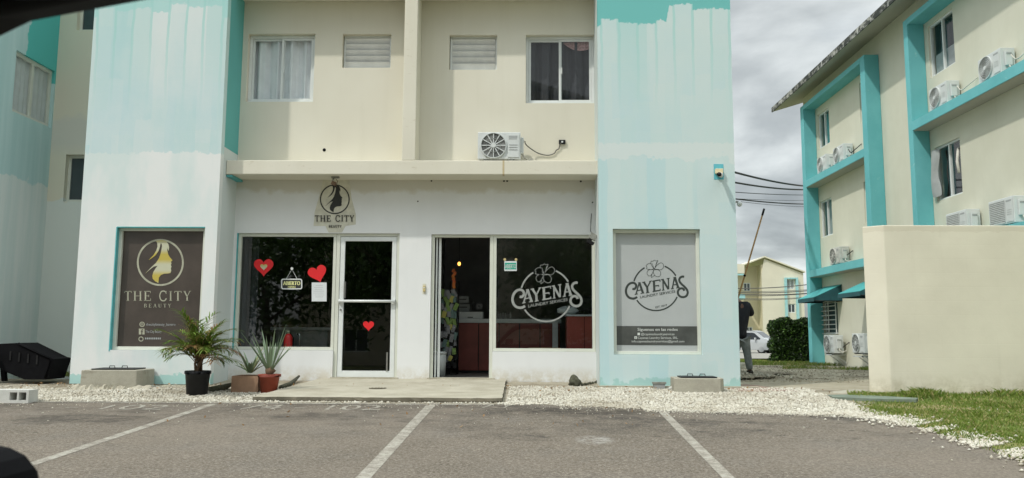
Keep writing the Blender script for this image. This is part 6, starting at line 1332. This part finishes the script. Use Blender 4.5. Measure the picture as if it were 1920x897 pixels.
# ================================================================ VAN
def van():
    Yv_ = 64.; s_ = Yv_ / F; c = atY(1425, 661, Yv_); gz0 = gz(0, Yv_)
    r = thing('parked_van', 'silver minivan parked on the road behind the hedge', 'van', (c.x, Yv_, gz0), None, R(-34), local=True)
    L_, Wd = 5.0, 1.95; q = MB()
    prof = [(-2.5, .35), (-2.48, 1.0), (-2.35, 1.62), (-2.1, 1.75), (.85, 1.75), (1.1, 1.68), (1.78, 1.18), (2.25, 1.05), (2.46, .86), (2.5, .55), (2.45, .28), (-2.4, .28)]
    secs = [(-Wd / 2, .93), (-Wd / 2 + .12, 1.), (Wd / 2 - .12, 1.), (Wd / 2, .93)]; vs = []
    for y, k in secs: vs += [(x * (1 if k == 1 else .985), y + ((z - .9) * .22 * (1 if y < 0 else -1) if (z > .95 and k < 1) else 0), z * (1 if k == 1 else .985)) for x, z in prof]
    n = len(prof); fs = []
    for j in range(3): fs += [(j * n + i, j * n + (i + 1) % n, (j + 1) * n + (i + 1) % n, (j + 1) * n + i) for i in range(n)]
    tr = geometry.tessellate_polygon([[Vector((x, z, 0)) for x, z in prof]]); fs += [tuple(t) for t in tr] + [tuple(i + 3 * n for i in t) for t in tr]
    q.add(vs, fs); q.build('body', M['carw'], r, bevel=.04)
    for sd in (-1, 1):
        y = sd * (Wd / 2 - .05)
        for poly in ([(-2.25, 1.08), (-2.15, 1.55), (-1.3, 1.58), (-1.3, 1.06)], [(-1.22, 1.06), (-1.22, 1.58), (-.2, 1.58), (-.2, 1.05)], [(-.12, 1.05), (-.12, 1.58), (.85, 1.58), (1.02, 1.54), (1.5, 1.14), (1.45, 1.06)]):
            q = MB(); q.add([(x, y + sd * (.035 - (z - .9) * .20) + o_, z) for o_ in (0, sd * .012) for x, z in poly], [tuple(range(len(poly))), tuple(range(len(poly), 2 * len(poly)))] + [(i, (i + 1) % len(poly), (i + 1) % len(poly) + len(poly), i + len(poly)) for i in range(len(poly))]); q.build('side_window', M['carg'], r)
        q = MB()
        for x in (-.16, -1.26, 1.12): q.box(x - .008, x + .008, sd * (Wd / 2 - .01) - .006, sd * (Wd / 2 - .01) + .006, .4, 1.02)
        q.build('door_gap', M['blkm'], r); q = MB(); q.obox((1.15, sd * (Wd / 2 + .1), 1.12), .12, .2, .15); q.build('wing_mirror', M['carw'], r, bevel=.02)
        for x in (-1.55, 1.55):
            q = MB(); q.cyl((x, sd * (Wd / 2 - .12) - .1, .33), .33, .2 + .02, 24, 'y'); w = q.build('wheel', M['tyre'], r); q = MB(); yy = sd * (Wd / 2 + .005); q.cyl((x, yy - .01, .33), .21, .02, 20, 'y')
            q.build('rim', M['rim'], w)
        q = MB(); q.obox((2.36, sd * .72, .80), .22, .42, .20); hl = q.build('headlight', M['headl'], r, bevel=.03); q = MB(); q.obox((2.28, sd * .90, .82), .22, .14, .16); q.build('turn_lens', M['amber'], hl)
    q = MB(); q.add([(1.13, -.8, 1.64), (1.13, .8, 1.64), (1.74, .88, 1.19), (1.74, -.88, 1.19)], [(0, 1, 2, 3)]); v2 = [(x + .02, y, z + .02) for x, y, z in q.v]; q.v = v2; q.build('windscreen', M['carg'], r)
    q = MB(); q.box(2.44, 2.52, -.45, .45, .68, .86); q.build('radiator_grille', M['blk'], r); q = MB(); q.box(2.40, 2.56, -.9, .9, .36, .48); q.build('bumper_slot', M['blk'], r)
    r.location = (atY(1398, 661, Yv_).x, Yv_, gz0)
van()

# ================================================================ FAR BUILDING
YB = 105.; fx = lambda px, py=540: atY(px, py, YB).x; fz_ = lambda py, px=1445: atY(px, py, YB).z
FB = thing('apartment_building', 'distant three storey cream block with gabled roof between tower and turquoise block', 'building', (fx(1440), YB, -.6))
ez = gz(0, YB)
hole = lambda a, b, c, d: (fx(a), fx(b), fz_(d), fz_(c))
h1 = [hole(1474.5, 1489.5, 524, 542.5), hole(1476, 1490, 570, 586.5)]
q = MB(); 
holes_wall(q, fx(1429), fx(1507), ez, fz_(513), h1, YB, YB + .25); q.prism([(fx(1429), fz_(513)), (fx(1507), fz_(513)), (fx(1434.5), fz_(486))], YB, YB + .25); q.build('front_wall', M['farcream2'], FB)
h2 = [hole(1402, 1415, 529, 545), hole(1404, 1416, 572, 587), hole(1404, 1417, 613, 624)]
q = MB(); holes_wall(q, fx(1372), fx(1429), ez, fz_(497), h2, YB + 2, YB + 2.2); q.build('recessed_wall', M['farcream'], FB)
MB().box(fx(1429), fx(1429) + .2, YB + .251, YB + 2.3, ez, fz_(496)).build('return_wall', M['farcream'], FB); MB().box(fx(1507) - .2, fx(1507), YB + .251, YB + 12, ez, fz_(513)).build('side_wall', M['farcream'], FB)
apx = (fx(1434.5), fz_(483)); lft = (fx(1385), fz_(502)); rgt = (fx(1509.5), fz_(511.5))
q = MB(); q.prism([lft, apx, rgt, (rgt[0], rgt[1] + .16), (apx[0], apx[1] + .16), (lft[0], lft[1] + .16)], YB - .3, YB + 13); q.build('roof', M['farcream2'], FB)
for i, h in enumerate(h1 + h2):
    yy = YB + (.12 if i < 2 else 2.1); w = frame_rect(MB(), h[0], h[1], h[2], h[3], yy - .05, yy, .09, ((h[0] + h[1]) / 2,)).build('window', M['aluw'], FB); MB().box(h[0] + .05, h[1] - .05, yy - .02, yy + .02, h[2] + .05, h[3] - .05).build('pane', M['farwin'] if i != 0 else M['inkgrey'], w)
for a, b in ((1470.5, 1474.2), (1491.5, 1495.5)): MB().box(fx(a), fx(b), YB - .35, YB - .001, ez, fz_(522)).build('window_surround', M['farteal'], FB)
for a, b in ((524, 521.5),): MB().box(fx(1470.6), fx(1495.4), YB - .345, YB - .002, fz_(523.5), fz_(521)).build('window_surround', M['farteal'], FB)
MB().box(fx(1372), fx(1391), YB - 1.5, YB + 1.99, fz_(514.5), fz_(497.5)).build('balcony', M['farcream2'], FB); MB().box(fx(1372), fx(1391.4), YB - 1.55, YB - 1.501, fz_(518.5), fz_(515.5)).build('balcony_trim', M['farteal'], FB)
MB().box(fx(1372), fx(1391), YB - 1.5, YB + 1.99, fz_(562), fz_(553)).build('balcony', M['farteal'], FB)
MB().box(fx(1509), fx(1516), YB + 6, YB + 12, ez, fz_(514)).build('rear_wing', M['farcream2'], FB)
# ================================================================ CABLES
def sag(a, b, s_, n=14): return [a + (b - a) * (i / n) - Vector((0, 0, s_ * 4 * (i / n) * (1 - i / n))) for i in range(n + 1)]
def wire(a, b, s_, r, lb, grp='overhead cables', mat='cablek'): q = MB(); q.tube(sag(Vector(a), Vector(b), s_), r, 5); tag(q.build('overhead_cable', M[mat]), lb, 'cable', grp)
WL = [((1378, 323), (1504, 349), .05, .028, 'thick black overhead cable, uppermost between tower and turquoise block'), ((1378, 342), (1505, 356), .05, .024, 'thick black overhead cable, second from the top'), ((1379, 360.5), (1506, 366), .02, .010, 'thin overhead cable, third from the top'), ((1379, 372.5), (1506, 376), .02, .006, 'faint overhead cable just above the lowest thick one'),
      ((1379, 373), (1506, 383), .03, .018, 'dark overhead cable, lowest thick one above the round lamp'), ((1380, 377), (1506, 388), .03, .006, 'faint overhead cable, lowest in the sky')]
for i, (a, b, s_, r, lb) in enumerate(WL):
    A = atY(a[0] - 10, a[1] - (b[1] - a[1]) * 10 / 126, 19 + .1 * i); B_ = atY(b[0] + 3, b[1], 26.9 + .05 * i); wire(A, B_, s_, r, lb)
for i, (y0, y1, r) in enumerate([(541, 532, .035), (545, 542, .02), (548, 544, .035), (551, 549, .035), (554, 549.5, .02), (559, 556, .02), (561.5, 557, .02)]):
    A, B_ = atY(1370, y0, 60), atY(1530, y1, 60); wire(A, B_, .12, r, ['uppermost', 'second', 'third', 'fourth', 'fifth', 'sixth', 'lowest'][i] + ' of the distant cables crossing in front of the far cream block', 'distant overhead cables', 'cable')

# ================================================================ BEHIND THE CAMERA (seen in the glass)
OB = thing('apartment_building', 'cream block across the parking lot, seen only as reflection in the glass', 'building', (0, -16, -1.3))
oh = [(x, x + 1.3, z, z + 1.2) for x in (-9.6, -6.2, -2.8, .8, 4.2, 7.6) for z in (-.2, 2.6, 5.4, 8.2)]
q = MB(); holes_wall(q, -12, 11, -1.4, 10.5, oh, -16.2, -16); q.build('front_wall', M['oppo'], OB)
q = MB(); q.prism([(-12.8, 10.4), (-.5, 14.2), (11.8, 10.4), (11.8, 10.6), (-.5, 14.4), (-12.8, 10.6)], -24, -15.3); q.build('roof', M['roofslab'], OB); q = MB(); q.prism([(-12, 10.45), (11, 10.45), (-.5, 14.05)], -16.2, -16.0); q.build('gable_wall', M['oppo'], OB)
for h in oh:
    w = frame_rect(MB(), h[0], h[1], h[2], h[3], -16.12, -16.05, .06, ((h[0] + h[1]) / 2,)).build('window', M['aluw'], OB); MB().box(h[0] + .05, h[1] - .05, -16.1, -16.08, h[2] + .05, h[3] - .05).build('pane', M['farwin'], w)
MB().box(-12, 11, -24, -16.21, -1.4, 10.3).build('body', M['oppo'], OB)
def tree(x, y, h, rad_, seed, lb):
    r = thing('shade_tree', lb, 'tree', (x, y, gz(x, y)), 'trees across the parking lot'); rg = random.Random(seed); z0 = gz(x, y); st = MB(); st.tube([(x, y, z0 - .1), (x + .1, y, z0 + h * .25), (x - .1, y + .1, z0 + h * .5), (x, y, z0 + h * .8)], [.22, .17, .13, .05], 9)
    for k in range(7):
        a = k * 1.1 + rg.random(); st.tube([(x, y, z0 + h * (.28 + .06 * k)), (x + math.cos(a) * rad_ * .4, y + math.sin(a) * rad_ * .4, z0 + h * (.45 + .06 * k)), (x + math.cos(a) * rad_ * .8, y + math.sin(a) * rad_ * .8, z0 + h * (.52 + .06 * k))], [.08, .05, .02], 6)
    st.build('trunk', M['bark'], r); n = 9000; cl = RNG.integers(0, 26, n); cc = RNG.normal(size=(26, 3)) * np.array([rad_ * .48, rad_ * .48, h * .20]) + np.array([x, y, z0 + h * .60]); p = cc[cl] + RNG.normal(size=(n, 3)) * rad_ * .17
    leafcloud(p[:, 0], p[:, 1], p[:, 2], .15, M['tleaf'], 'crown', r)
tree(-11.5, -9.0, 8.0, 4.6, 1, 'leafy tree across the lot on the left, seen only as reflection'); tree(-5.0, -9.5, 8.4, 4.2, 2, 'leafy tree across the lot in the middle, seen only as reflection'); tree(3.0, -10.5, 7.4, 4.0, 3, 'leafy tree across the lot on the right, seen only as reflection')

# ================================================================ THE CAR THE PHOTO IS TAKEN FROM
def own_car():
    g = -.62; r = thing('car', 'black car seen as a dark window frame at top left and mirror at bottom left', 'car', (.4, -.35, g))
    D = .50
    t0, t1 = atY(0, 50, D), atY(285, 0, D); dx = t1.x - t0.x; sl = (t1.z - t0.z) / dx
    # window frame: curved roof rail and A-pillar on the building side
    pts = []; 
    for k in range(-14, 15):
        x = t1.x + k * .11; z = t1.z + (x - t1.x) * sl - max(0, -(x - t0.x)) ** 1.5 * .9 if x < t1.x else t1.z + (x - t1.x) * sl * math.exp(-(x - t1.x) * 3)
        pts.append((x, z))
    for sd, nm in ((D, 'window_frame'), (-D - .75, 'window_frame')):
        q = MB(); vs = []
        for x, z in pts: vs += [(x, sd - .03, z + .001), (x, sd + .05, z + .027), (x, sd + .04, z + .10), (x, sd - .06, z + .11)]
        n = len(pts); q.add(vs, [(4 * i + a, 4 * i + (a + 1) % 4, 4 * i + 4 + (a + 1) % 4, 4 * i + 4 + a) for i in range(n - 1) for a in range(4)] + [(0, 1, 2, 3)], True); q.build(nm, M['blkm'], r)
    q = MB(); vs = []
    for x, z in pts: vs += [(x, D - .06, z + .108), (x, -.35, z + .16), (x, -D - .72, z + .108)]
    q.add(vs, [f for i in range(n - 1) for f in ((3 * i, 3 * i + 1, 3 * i + 4, 3 * i + 3), (3 * i + 1, 3 * i + 2, 3 * i + 5, 3 * i + 4))], True); q.build('roof_panel', M['blkm'], r)
    # lower body, bonnet, boot, glass sill kept below the view
    zs = CAMZ - .30; q = MB(); prof = [(-2.5, g + .35), (-2.45, g + .75), (-1.5, zs), (2.1, zs + .02), (2.35, g + .8), (2.35, g + .3)]
    for y0, y1 in ((D + .02, D + .10), (-D - .85, -D - .77)): q.prism(prof, y0, y1)
    q.prism([(-2.5, g + .3), (-2.45, g + .75), (-1.5, zs), (-1.35, zs), (-1.35, g + .3)], -D - .769, D + .019); q.prism([(1.9, g + .3), (1.9, zs + .1), (2.1, zs + .02), (2.35, g + .8), (2.35, g + .3)], -D - .769, D + .019); q.box(-1.349, 1.899, -D - .769, D + .019, g + .25, g + .33); q.build('car_body', M['blk'], r, bevel=.02)
    for x in (-1.7, 1.55):
        for y in (D - .1, -D - .85):
            q = MB(); q.cyl((x, y, g + .32), .32, .2, 26, 'y'); w = q.build('wheel', M['tyre'], r); q = MB(); q.cyl((x, y + (.19 if y > 0 else -.01), g + .32), .2, .02, 20, 'y'); q.build('rim', M['rim'], w)
    # mirror housing
    c = atY(62, 838, .78); x1 = c.x + .004; zt = c.z; q = MB(); prof = [(x1 - .24, zt - .015), (x1 - .20, zt + .004), (x1 - .05, zt + .001), (x1 - .03, zt - .003), (x1 - .015, zt - .010), (x1 - .005, zt - .021), (x1, zt - .04), (x1, zt - .07), (x1 - .002, zt - .13), (x1 - .03, zt - .155), (x1 - .2, zt - .15), (x1 - .24, zt - .12)]
    q.prism(prof, .62, .80); m_ = q.build('side_mirror', M['blkm'], r, bevel=.012); q = MB(); q.box(x1 - .21, x1 - .025, .806, .808, zt - .13, zt - .03)
    q = MB(); q.tube([(x1 - .2, .72, zt - .13), (x1 - .22, .66, zt - .17), (x1 - .22, D + .05, zs - .02)], .03, 8); q.build('mirror_arm', M['blk'], m_)
own_car()
